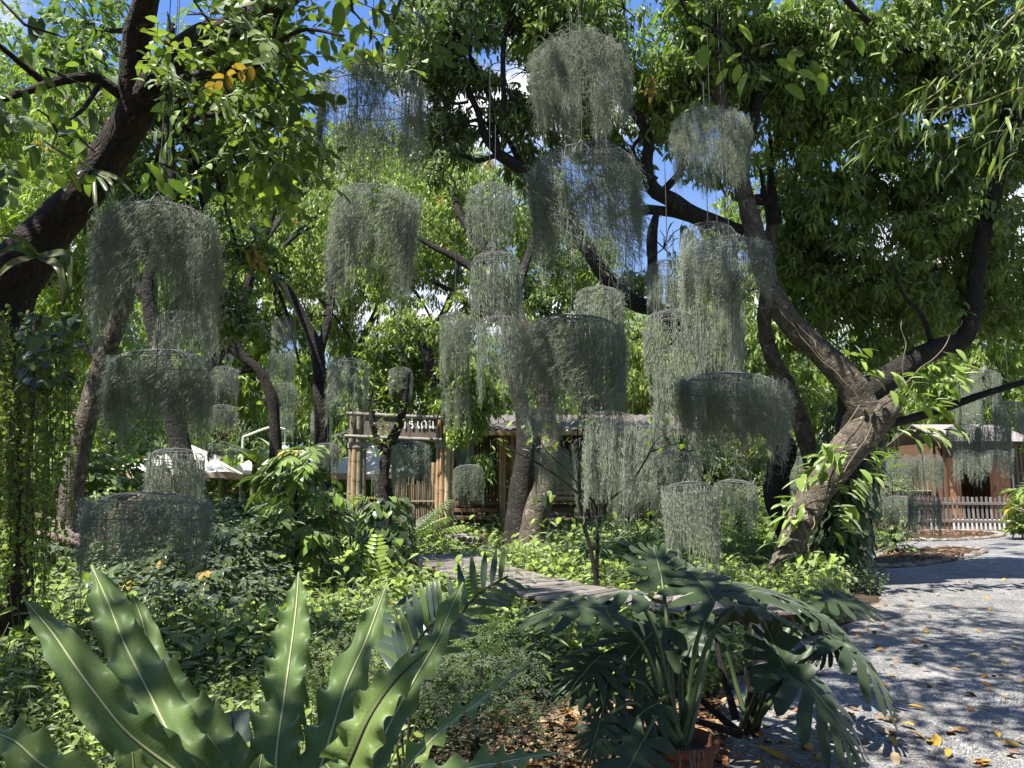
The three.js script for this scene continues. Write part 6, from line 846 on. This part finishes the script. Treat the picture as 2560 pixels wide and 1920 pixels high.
{ // bamboo sprays reaching in from the side
  const t = thing('bamboo_spray', 'bright bamboo canes with narrow pale leaves reaching over the path', 'bamboo', V(6.4, 0, -6.0)), R = rng(67), cane = std({ color: rgb(0.30, 0.28, 0.10) }), D = 7;
  const canes = [[[2760, 60, D, 0.014], [2520, 130, D, 0.012], [2420, 170, D, 0.009], [2330, 240, D, 0.006], [2270, 275, D, 0.004], [2140, 340, D, 0.002]], [[2760, -60, D, 0.016], [2560, 20, D, 0.013], [2480, 100, D, 0.008], [2380, 180, D, 0.004]], [[2760, 260, D, 0.012], [2560, 220, D, 0.010], [2440, 260, D, 0.006], [2310, 275, D, 0.003]], [[2760, 330, D, 0.012], [2580, 320, D, 0.009], [2480, 330, D, 0.006], [2390, 350, D, 0.003]]];
  // the culm they spring from stands outside the frame
  addLimb(t, 'culm', [[V(6.6, -0.03, -6.0), 0.05], [V(6.5, 3.5, -6.2), 0.042], [V(6.0, 5.8, -6.6), 0.03], [at(2760, 60, D), 0.02]], bambooTan, { rad: 8, lump: 0.02 });
  canes.forEach((c, i) => { const pts = lp(c); addLimb(t, 'cane', i ? [[V(6.1, 4.2 + i * 0.4, -6.5), 0.02], ...pts] : pts, cane, { rad: 6, lump: 0.02 }); });
  const gs = [0, 1, 2].map((k) => leafShape(0.26 + 0.05 * k, 0.03 + 0.004 * k, { st: [[0.15, 0.9], [0.4, 1], [0.7, 0.7]], fold: 0.15, bend: 0.4 + 0.25 * k })), ms = [GREEN.lime, [0.30, 0.40, 0.08], GREEN.fresh].map((c) => leafMat({ color: rgb(...c), transmission: 0.45 }));
  for (let i = 0; i < 170; i++) { const c = canes[(R() * 4) | 0], k = 1 + (R() * (c.length - 1)) | 0, a = c[k - 1], b = c[Math.min(c.length - 1, k)], u = R(), p = at(lerp(a[0], b[0], u) + (R() - 0.5) * 90, lerp(a[1], b[1], u) + (R() - 0.35) * 110, D + (R() - 0.5) * 0.6), m = shade(new THREE.Mesh(gs[(R() * 3) | 0], ms[(R() * 3) | 0])); if (p.x > 5.2) p.x -= R() * 1.5; m.name = 'leaf'; m.position.copy(p).sub(t.position); m.quaternion.copy(QE(lerp(0.1, 1.0, R()), -1.9 + (R() - 0.5) * 3.4, (R() - 0.5) * 0.6)); m.scale.setScalar(lerp(0.6, 1.1, R())); t.add(m); }
}
{ // twig of broad backlit leaves hanging in front of the fork
  const D = 6.2, t = thing('leafy_twig', 'twig of broad backlit leaves hanging before the upright branch', 'branch', at(1745, 0, D)), R = rng(29), dark = B.dark;
  [[[1690, -120, D, 0.014], [1715, 30, D, 0.011], [1790, 75, D, 0.010], [1840, 120, D, 0.008], [1880, 150, D, 0.006], [1910, 175, D, 0.004]], [[1880, 150, D, 0.005], [1940, 190, D, 0.004], [2000, 205, D, 0.003], [2040, 180, D, 0.002]], [[2010, -120, D, 0.010], [2090, 0, D, 0.007], [2108, 50, D, 0.005], [2130, 85, D, 0.003]]].forEach((b) => addLimb(t, 'twig', lp(b), dark, { rad: 6, lump: 0.04 }));
  const g = [0, 1].map((k) => leafShape(0.21, 0.105, { st: [[0.14, 0.6], [0.36, 1], [0.65, 0.9], [0.86, 0.5]], fold: 0.08 + 0.1 * k, bend: 0.4 + 0.3 * k })), ms = [GREEN.lime, GREEN.fresh, GREEN.mid].map((c) => leafMat({ color: rgb(...c), transmission: 0.5 }));
  for (const [x, y] of [[1715, 70], [1730, 20], [1770, 30], [1800, 100], [1860, 130], [1845, 60], [1850, 160], [1905, 120], [1940, 150], [1990, 120], [2000, 145], [2030, 150], [1990, 180], [1900, 200], [1960, 215], [2050, 180], [1760, 110], [1700, 0], [1860, 10], [2085, 40], [2100, 75], [2140, 90], [2070, 10], [1820, 170], [1870, 180]]) { const m = shade(new THREE.Mesh(g[(R() * 2) | 0], ms[(R() * 3) | 0])); m.name = 'leaf'; m.position.copy(at(x, y, D)).sub(t.position); m.quaternion.copy(QE(lerp(-0.2, 0.9, R()), R() * 6.28, (R() - 0.5))); m.scale.setScalar(lerp(0.75, 1.1, R())); t.add(m); }
}
// ---------------------------------------------------------------- foreground: rosette fern and potted monstera
// long ruffled blade along points [px, py, depth, half width in m]; the sheet is turned to face `face`
function blade(pts, { face = V(0, 0.5, 1), ruffle: ruf = 0.02, waves = 9, seed = 1, fold = 0.18 } = {}) {
  const P = pts.map((p) => at(p[0], p[1], p[2])), cv = new THREE.CatmullRomCurve3(P, false, 'centripetal'), n = 72, m = 12, pos = [], idx = [], uv = [], col = [], R = rng(seed), ph = R() * 6.28, ph2 = R() * 6.28;
  const cum = [0]; for (let i = 1; i < P.length; i++) cum.push(cum[i - 1] + P[i].distanceTo(P[i - 1]));
  const wAt = (t) => { const d = t * cum[cum.length - 1]; let i = 1; while (i < cum.length - 1 && cum[i] < d) i++; const f = clamp((d - cum[i - 1]) / (cum[i] - cum[i - 1]), 0, 1), s = f * f * (3 - 2 * f); return 0.68 * lerp(pts[i - 1][3], pts[i][3], s); };
  for (let i = 0; i <= n; i++) {
    const t = i / n, c = cv.getPointAt(t), tg = cv.getTangentAt(t), side = tg.clone().cross(face).normalize(), nrm = side.clone().cross(tg).normalize(), W = wAt(t), ruffle = 1.9 * ruf * W / 0.066;
    for (let j = -m / 2; j <= m / 2; j++) {
      const v = j / (m / 2), a = Math.abs(v), wv = a * a * a * ruffle * Math.sin(t * waves * 6.28 + (v > 0 ? ph : ph2) + 2.6 * Math.sin(t * 5 + ph) + 1.2 * Math.sin(t * 13 + ph2)) + a * a * ruffle * 0.6 * Math.sin(t * waves * 3.1 + ph2 * 2 + (v > 0 ? 2 : 0));
      const edge = 1 + 0.05 * a * Math.sin(t * waves * 4.3 + (v > 0 ? ph : ph2) + 2 * Math.sin(t * 7 + ph2)), rib = -0.004 * Math.exp(-v * v * 260);
      const q = c.clone().addScaledVector(side, v * W * edge).addScaledVector(nrm, a * W * fold + wv + rib);
      pos.push(q.x, q.y, q.z); uv.push(v * 0.5 + 0.5, t * cum[cum.length - 1] * 4); col.push(1, 1, 1);
    }
  }
  const Q = m + 1; for (let i = 0; i < n; i++) for (let j = 0; j < m; j++) { const a = i * Q + j; idx.push(a, a + 1, a + Q, a + Q, a + 1, a + Q + 1); }
  const g = geoFrom(pos, idx, uv, col), rib = new THREE.TubeGeometry(cv, 60, 0.0042, 5, false), rp = rib.attributes.position, v = V(0, 0, 0); // midrib thins to the tip
  for (let i = 0; i < rp.count; i++) { const k = Math.floor(i / 6) / 60, c = cv.getPointAt(Math.min(1, k)); v.set(rp.getX(i), rp.getY(i), rp.getZ(i)).sub(c).multiplyScalar(lerp(1.0, 0.3, k)).add(c); rp.setXYZ(i, v.x, v.y, v.z); }
  return [g, rib];
}
const bladeMap = (a, b) => texture(256, (u, v) => { const side = Math.abs(u - 0.5) * 2, vein = Math.sin((v * 26 + side * 1.6) * 6.283) * 0.5 + 0.5, n = pn(u, v, 5, 3, 4), k = clamp(0.45 + n * 0.9 + vein * 0.02, 0, 1), spot = sstep(pn(u, v, 24, 17, 3), 0.27, 0.34) * 0.7; return [0, 1, 2].map((i) => lerp(lerp(a[i], b[i], k), [0.34, 0.27, 0.15][i], spot)); });
const bladeBump = withRepeat(texture(256, (u, v) => { const side = Math.abs(u - 0.5) * 2, k = 0.5 + 0.4 * Math.sin((v * 26 + side * 1.6) * 6.283); return [k, k, k]; }, false), 1, 1);
const bladeMat = (a, b, o = {}) => leafMat({ map: bladeMap(a, b), bumpMap: bladeBump, bumpScale: 0.0002, clearcoat: 0.32, clearcoatRoughness: 0.4, transmission: 0.34, ...o });
const nestTop = bladeMat([0.315, 0.425, 0.19], [0.39, 0.495, 0.235]), nestUnder = bladeMat([0.37, 0.47, 0.19], [0.45, 0.54, 0.24]), nestBlue = bladeMat([0.33, 0.42, 0.36], [0.40, 0.48, 0.42]);
const ribPale = std({ color: rgb(0.42, 0.42, 0.22), roughness: 0.6 }), ribDark = std({ color: rgb(0.035, 0.025, 0.015), roughness: 0.6 });
{
  const heart = at(770, 2140, 1.75), t = thing('nest_fern', 'large rosette fern with long ruffled glossy blades', 'fern', V(heart.x, 0, heart.z));
  const c = [775, 2140, 1.72, 0.02];
  const blades = [ // pixels, depth, half width
    [[c, [330, 1842, 1.62, 0.070], [240, 1735, 1.60, 0.066], [185, 1660, 1.62, 0.055], [130, 1580, 1.66, 0.040], [58, 1494, 1.72, 0.004]], nestTop, ribPale, V(0.35, 0.55, 1), 0.024],
    [[c, [560, 2010, 1.70, 0.080], [440, 1860, 1.74, 0.090], [370, 1725, 1.84, 0.082], [312, 1610, 1.94, 0.070], [270, 1505, 2.02, 0.062], [229, 1413, 2.08, 0.006]], nestTop, ribPale, V(0.25, 0.45, 1), 0.022],
    [[c, [610, 1960, 1.86, 0.075], [500, 1815, 2.02, 0.082], [420, 1715, 2.12, 0.065], [372, 1610, 2.22, 0.052], [352, 1540, 2.28, 0.036], [330, 1485, 2.32, 0.004]], nestTop, ribPale, V(0.3, 0.6, 1), 0.022],
    [[c, [700, 1980, 1.80, 0.085], [690, 1917, 1.84, 0.088], [712, 1735, 2.0, 0.084], [732, 1590, 2.12, 0.072], [742, 1500, 2.20, 0.046], [746, 1430, 2.26, 0.003]], nestTop, ribPale, V(0, 0.4, 1), 0.02],
    [[c, [790, 1960, 1.84, 0.076], [820, 1860, 1.9, 0.080], [868, 1708, 2.04, 0.072], [914, 1604, 2.14, 0.056], [945, 1520, 2.2, 0.036], [968, 1455, 2.26, 0.004]], nestTop, ribPale, V(-0.15, 0.45, 1), 0.022],
    [[c, [900, 1960, 1.95, 0.060], [985, 1790, 2.12, 0.066], [1050, 1675, 2.2, 0.060], [1100, 1587, 2.28, 0.050], [1130, 1515, 2.34, 0.038], [1158, 1456, 2.38, 0.006]], nestTop, ribPale, V(-0.2, 0.6, 1), 0.022],
    [[c, [850, 1960, 1.62, 0.062], [880, 1890, 1.60, 0.068], [926, 1789, 1.62, 0.062], [985, 1705, 1.68, 0.050], [1068, 1626, 1.78, 0.006]], nestUnder, ribDark, V(-0.25, 0.1, 1), 0.022],
    [[c, [960, 1990, 1.66, 0.028], [1020, 1915, 1.66, 0.032], [1100, 1830, 1.72, 0.036], [1190, 1760, 1.82, 0.034], [1270, 1695, 1.92, 0.018], [1325, 1655, 2.0, 0.003]], nestUnder, ribPale, V(-0.5, 1.0, 0.6), 0.02],
    [[c, [600, 1990, 2.1, 0.075], [592, 1905, 2.25, 0.080], [585, 1840, 2.34, 0.085], [580, 1792, 2.38, 0.088], [578, 1778, 2.38, 0.084]], nestBlue, ribDark, V(0, 0.2, 1), 0.006],
    [[c, [500, 2060, 1.55, 0.05], [250, 1980, 1.45, 0.06], [110, 1915, 1.42, 0.055], [40, 1855, 1.45, 0.045], [-40, 1822, 1.5, 0.02]], nestUnder, ribPale, V(0.4, 0.8, 0.7), 0.02],
    [[c, [1000, 2010, 1.6, 0.05], [1130, 1935, 1.66, 0.05], [1260, 1905, 1.76, 0.045], [1400, 1880, 1.9, 0.004]], nestTop, ribPale, V(0, 1, 0.45), 0.018],
    [[c, [690, 2010, 1.55, 0.03], [650, 1925, 1.52, 0.036], [655, 1885, 1.53, 0.006]], nestUnder, ribPale, V(0.5, 0.2, 1), 0.012],
    [[c, [480, 2050, 1.62, 0.06], [345, 1960, 1.55, 0.06], [330, 1880, 1.56, 0.03]], nestUnder, ribPale, V(0.2, 0.6, 1), 0.02],
    [[c, [860, 2010, 1.6, 0.04], [830, 1935, 1.58, 0.05], [815, 1908, 1.58, 0.03]], nestTop, ribPale, V(0, 0.7, 1), 0.014],
  ];
  blades.forEach(([p, mat, rib, face, ruffle], i) => { const [g, r] = blade(p, { face, ruffle, seed: i + 3, waves: 8 + (i % 4), fold: 0.16 + 0.04 * (i % 3) }); const m = w('blade', g, mat, t); w('midrib', r, rib, m); });
  w('stump', limb([[V(heart.x, -0.03, heart.z), 0.24], [V(heart.x, 0.4, heart.z), 0.17], [V(heart.x, heart.y + 0.06, heart.z), 0.14]], { rad: 14, lump: 0.2 }), B.dark, t);
}
// split leaf: lobes fan out from the midrib; lies along +Z, face up, metres for unit length
function splitLeaf(seed, { lobes = 7, width = 0.52, slit = 0.42, droop = 0.35, fold = 0.12, curl = 0.25 } = {}) {
  const R = rng(seed), pos = [], idx = [], uv = [], col = [];
  const bendY = (x, z) => -droop * Math.pow(Math.max(0, z), 1.8) * 0.9 - curl * x * x * 1.1 + fold * Math.abs(x) + 0.012 * Math.sin(z * 17 + x * 11 + seed);
  for (const s of [-1, 1]) {
    for (let i = 0; i < lobes; i++) {
      const n0 = i / lobes, n1 = (i + 1) / lobes, root = (q) => 0.86 * Math.pow(q, 1.15), ang = (q) => lerp(2.75, 0.28, Math.pow(q, 0.62)), len = (q) => width * (0.80 + 0.42 * Math.sin(Math.PI * clamp(q * 0.95 + 0.08, 0, 1))) * (q > 0.85 ? 0.75 : 1) * lerp(0.92, 1.06, R());
      const Lm = len((n0 + n1) / 2), cut = slit + (R() - 0.5) * 0.14, A = 7, T = 12, st = pos.length / 3, first = i === 0, last = i === lobes - 1;
      for (let tI = 0; tI <= T; tI++) for (let a = 0; a <= A; a++) {
        const t = tI / T, sa = a / A * 2 - 1; let k = 1;
        if (t > cut) { const f = (t - cut) / (1 - cut); k = lerp(0.80, 0.64, f) * Math.sqrt(Math.max(0, 1 - Math.pow(Math.max(0, (f - 0.45) / 0.55), 2.2))); if (f < 0.12) k = lerp(1, k, f / 0.12); }
        if ((first && sa < 0) || (last && sa > 0)) k = Math.max(k, t > 0.9 ? k : 0.9 * Math.sqrt(Math.max(0, 1 - Math.pow(Math.max(0, (t - 0.5) / 0.5), 2.5))));
        const q = lerp(n0, n1, (sa * k + 1) / 2), z0 = root(q), an = ang(q) - t * 0.22, L = Lm * t, x = s * L * Math.sin(an), z = z0 + L * Math.cos(an);
        pos.push(x, bendY(x, z) - 0.06 * t * t * (k < 1 ? 1 : 0), z); uv.push(s * t * 0.5 + 0.5, q * 1.1); col.push(1, 1, 1);
      }
      for (let tI = 0; tI < T; tI++) for (let a = 0; a < A; a++) { const o = st + tI * (A + 1) + a; s > 0 ? idx.push(o, o + A + 1, o + 1, o + 1, o + A + 1, o + A + 2) : idx.push(o, o + 1, o + A + 1, o + 1, o + A + 2, o + A + 1); }
    }
  }
  const rib = []; for (let i = 0; i <= 10; i++) { const z = i / 10 * 0.98; rib.push(V(0, bendY(0, z) + 0.004, z)); }
  return [geoFrom(pos, idx, uv, col), tube(rib, 0.011, 6, 12)];
}
const monMat = bladeMat([0.115, 0.205, 0.070], [0.165, 0.26, 0.090], { bumpScale: 0.0005, clearcoat: 0.35, clearcoatRoughness: 0.36, transmission: 0.2 });
const stalkMat = std({ color: rgb(0.055, 0.085, 0.030), roughness: 0.45 }), monRib = std({ color: rgb(0.12, 0.17, 0.07), roughness: 0.5 });
const splitVar = [1, 2, 3, 4, 5].map((s) => splitLeaf(s, { lobes: [7, 6, 8, 7, 6][s - 1], width: [0.52, 0.58, 0.48, 0.55, 0.6][s - 1], slit: [0.30, 0.26, 0.34, 0.24, 0.30][s - 1], droop: [0.35, 0.6, 0.25, 0.7, 0.15][s - 1], curl: [0.25, 0.5, 0.35, 0.6, 0.1][s - 1] }));
function monstera(t, foot, leaves, R) {
  for (const [ax, ay, ad, tx, ty, td, up, k, sc0 = 1, mat = monMat, viaUp = 0.15] of leaves) {
    const a = at(ax, ay, ad), e = at(tx, ty, td), dir = e.clone().sub(a), scale = sc0 * 0.86, L = dir.length() * scale; dir.normalize();
    const x = up.clone().cross(dir).normalize(), y = dir.clone().cross(x).normalize();
    const lf = shade(new THREE.Mesh(splitVar[k][0], mat)); lf.name = 'leaf'; lf.position.copy(a).sub(t.position); lf.quaternion.setFromRotationMatrix(new THREE.Matrix4().makeBasis(x, y, dir)); lf.scale.setScalar(L); t.add(lf);
    const rb = l('midrib', splitVar[k][1], monRib, lf);
    const f0 = foot.clone().add(V((R() - 0.5) * 0.08, 0, (R() - 0.5) * 0.08)), mid = f0.clone().lerp(a, 0.55).add(V(0, viaUp, 0));
    w('stalk', limb([[f0, 0.020], [f0.clone().lerp(mid, 0.5), 0.015], [mid, 0.012], [a.clone().lerp(mid, 0.15), 0.010], [a, 0.009]], { rad: 8, lump: 0.03, seg: 0.05 }), stalkMat, t);
  }
}
{
  const D = 4.25, g0 = at(1692, 1950, D), rimC = V(g0.x, 0.27, -D), pot = thing('clay_pot', 'weathered terracotta pot holding the monstera', 'pot', V(rimC.x, 0, -D));
  const prof = [[0.001, 0.0], [0.13, 0.0], [0.15, 0.02], [0.185, 0.14], [0.20, 0.215], [0.205, 0.225], [0.218, 0.23], [0.222, 0.262], [0.214, 0.275], [0.200, 0.272], [0.190, 0.24], [0.180, 0.2], [0.001, 0.2]].map(([r, y]) => new THREE.Vector2(r, y));
  const clay = std({ map: withRepeat(texture(512, (u, v) => { const n = pn(u, v, 5, 2, 5), f = pn(u, v, 40, 6, 3), m = sstep(pn(u, v, 7, 12, 5) + f * 0.4, 0.05, 0.35); const k = 0.5 + n + f * 0.5; return [lerp(lerp(0.40, 0.60, k), 0.34, m * 0.6), lerp(lerp(0.24, 0.36, k), 0.31, m * 0.6), lerp(lerp(0.17, 0.25, k), 0.24, m * 0.6)]; }), 2, 1), bumpMap: gravelH, bumpScale: 0.004, roughness: 0.9 });
  w('bowl', new THREE.LatheGeometry(prof, 40).translate(rimC.x, 0, -D), clay, pot);
  w('soil', new THREE.CylinderGeometry(0.178, 0.178, 0.02, 24).translate(rimC.x, 0.212, -D), soil, pot);
  const mon = thing('monstera', 'potted monstera with big dark split leaves', 'monstera', V(rimC.x, 0.2, -D)), R = rng(17), foot = V(rimC.x + 0.02, 0.22, -D + 0.05), U = V(0, 1, 0.12);
  monstera(mon, foot, [
    [1517, 1520, 4.0, 1300, 1478, 3.9, V(0.1, 1, 0.25), 0, 1.0, monMat],
    [1592, 1484, 4.1, 1410, 1428, 4.3, V(0.1, 1, 0.05), 3, 1.0, monMat],
    [1655, 1450, 4.5, 1632, 1340, 4.75, V(0.1, 0.5, 1), 4, 1.0],
    [1786, 1502, 4.3, 1715, 1388, 4.65, V(0.1, 0.8, 0.8), 2, 1.35],
    [1835, 1518, 4.0, 1965, 1492, 3.9, V(0, 1, -0.35), 1, 1.25, monMat],
    [1840, 1480, 4.6, 1990, 1420, 5.0, V(0, 1, 0.2), 0, 1.0],
    [1640, 1572, 4.3, 1555, 1640, 4.1, V(0, 0.8, 0.7), 1, 1.3],
    [1500, 1640, 4.2, 1430, 1700, 4.0, V(-0.2, 0.8, 0.7), 2, 1.4],
    [1606, 1852, 3.95, 1556, 1950, 3.75, V(0, 0.6, 1), 4, 1.35, monMat],
    [1640, 1760, 4.1, 1545, 1800, 4.0, V(0, 0.9, 0.6), 3, 1.3],
    [1520, 1700, 4.1, 1490, 1800, 3.95, V(-0.4, 0.5, 0.9), 1, 1.0],
    [1700, 1640, 4.6, 1600, 1690, 4.6, V(0, 0.8, 0.6), 0, 1.0],
    [1500, 1800, 3.95, 1470, 1900, 3.8, V(-0.2, 0.4, 1), 2, 1.1],
  ], R);
  // roots hanging over the rim
  for (let i = 0; i < 9; i++) { const x = rimC.x - 0.05 + i * 0.016; w('root', tube([V(x, 0.22, -D + 0.13), V(x + 0.01, 0.285, -D + 0.2), V(x + (R() - 0.5) * 0.06, 0.16, -D + 0.235), V(x + (R() - 0.5) * 0.16, 0.012, -D + 0.26 + R() * 0.06)], 0.0032, 5), std({ color: rgb(0.20, 0.15, 0.10) }), mon); }
  // a second clump without a pot beside it
  const p2 = onGround(1866, 1838), m2 = thing('monstera', 'monstera clump growing from the ground with leaves over the gravel', 'monstera', p2), f2 = V(p2.x, 0.0, p2.z);
  addLimb(m2, 'trunk', [[V(p2.x + 0.02, -0.02, p2.z), 0.055], [V(p2.x + 0.05, 0.18, p2.z + 0.02), 0.045], [V(p2.x + 0.03, 0.42, p2.z), 0.03]], B.dark, { rad: 9, lump: 0.25, seg: 0.04 });
  monstera(m2, V(p2.x, 0.05, p2.z), [
    [1963, 1675, 4.5, 1905, 1545, 4.7, V(-0.4, 0.1, 1), 4, 1.05, monMat, 0.1],
    [1976, 1680, 4.5, 2265, 1838, 4.15, V(0.1, 1, 0.35), 3, 0.9, monMat, 0.1],
    [2102, 1606, 4.9, 2292, 1700, 4.7, V(0.2, 1, 0.2), 1, 1.0, monMat, 0.1],
    [2100, 1606, 4.9, 2010, 1640, 4.9, V(0, 1, 0.5), 2, 1.1, monMat, 0.1],
    [2026, 1530, 5.2, 2125, 1550, 5.1, V(0, 1, 0.2), 3, 1.4, monMat, 0.12],
    [2060, 1494, 5.6, 2215, 1494, 5.5, V(0, 1, 0.35), 0, 1.0, monMat, 0.1],
    [1900, 1480, 5.3, 2050, 1500, 5.2, V(0, 1, 0.1), 2, 1.2, monMat, 0.1],
    [1780, 1560, 5.4, 1700, 1600, 5.3, V(0, 1, 0.5), 0, 1.2, monMat, 0.1],
  ], R);
  for (const [a, b] of [[[1740, 1740, 4.9], [1852, 1836, 4.85]], [[1790, 1610, 5.1], [1840, 1800, 4.95]], [[1700, 1790, 4.6], [1850, 1835, 4.8]]]) w('stalk', limb([[at(...b), 0.028], [at(...a).lerp(at(...b), 0.5), 0.02], [at(...a), 0.016]], { rad: 8, lump: 0.08 }), B.dark, m2);
}
renderer.setSize(1024, 768);
renderer.render(scene, camera);
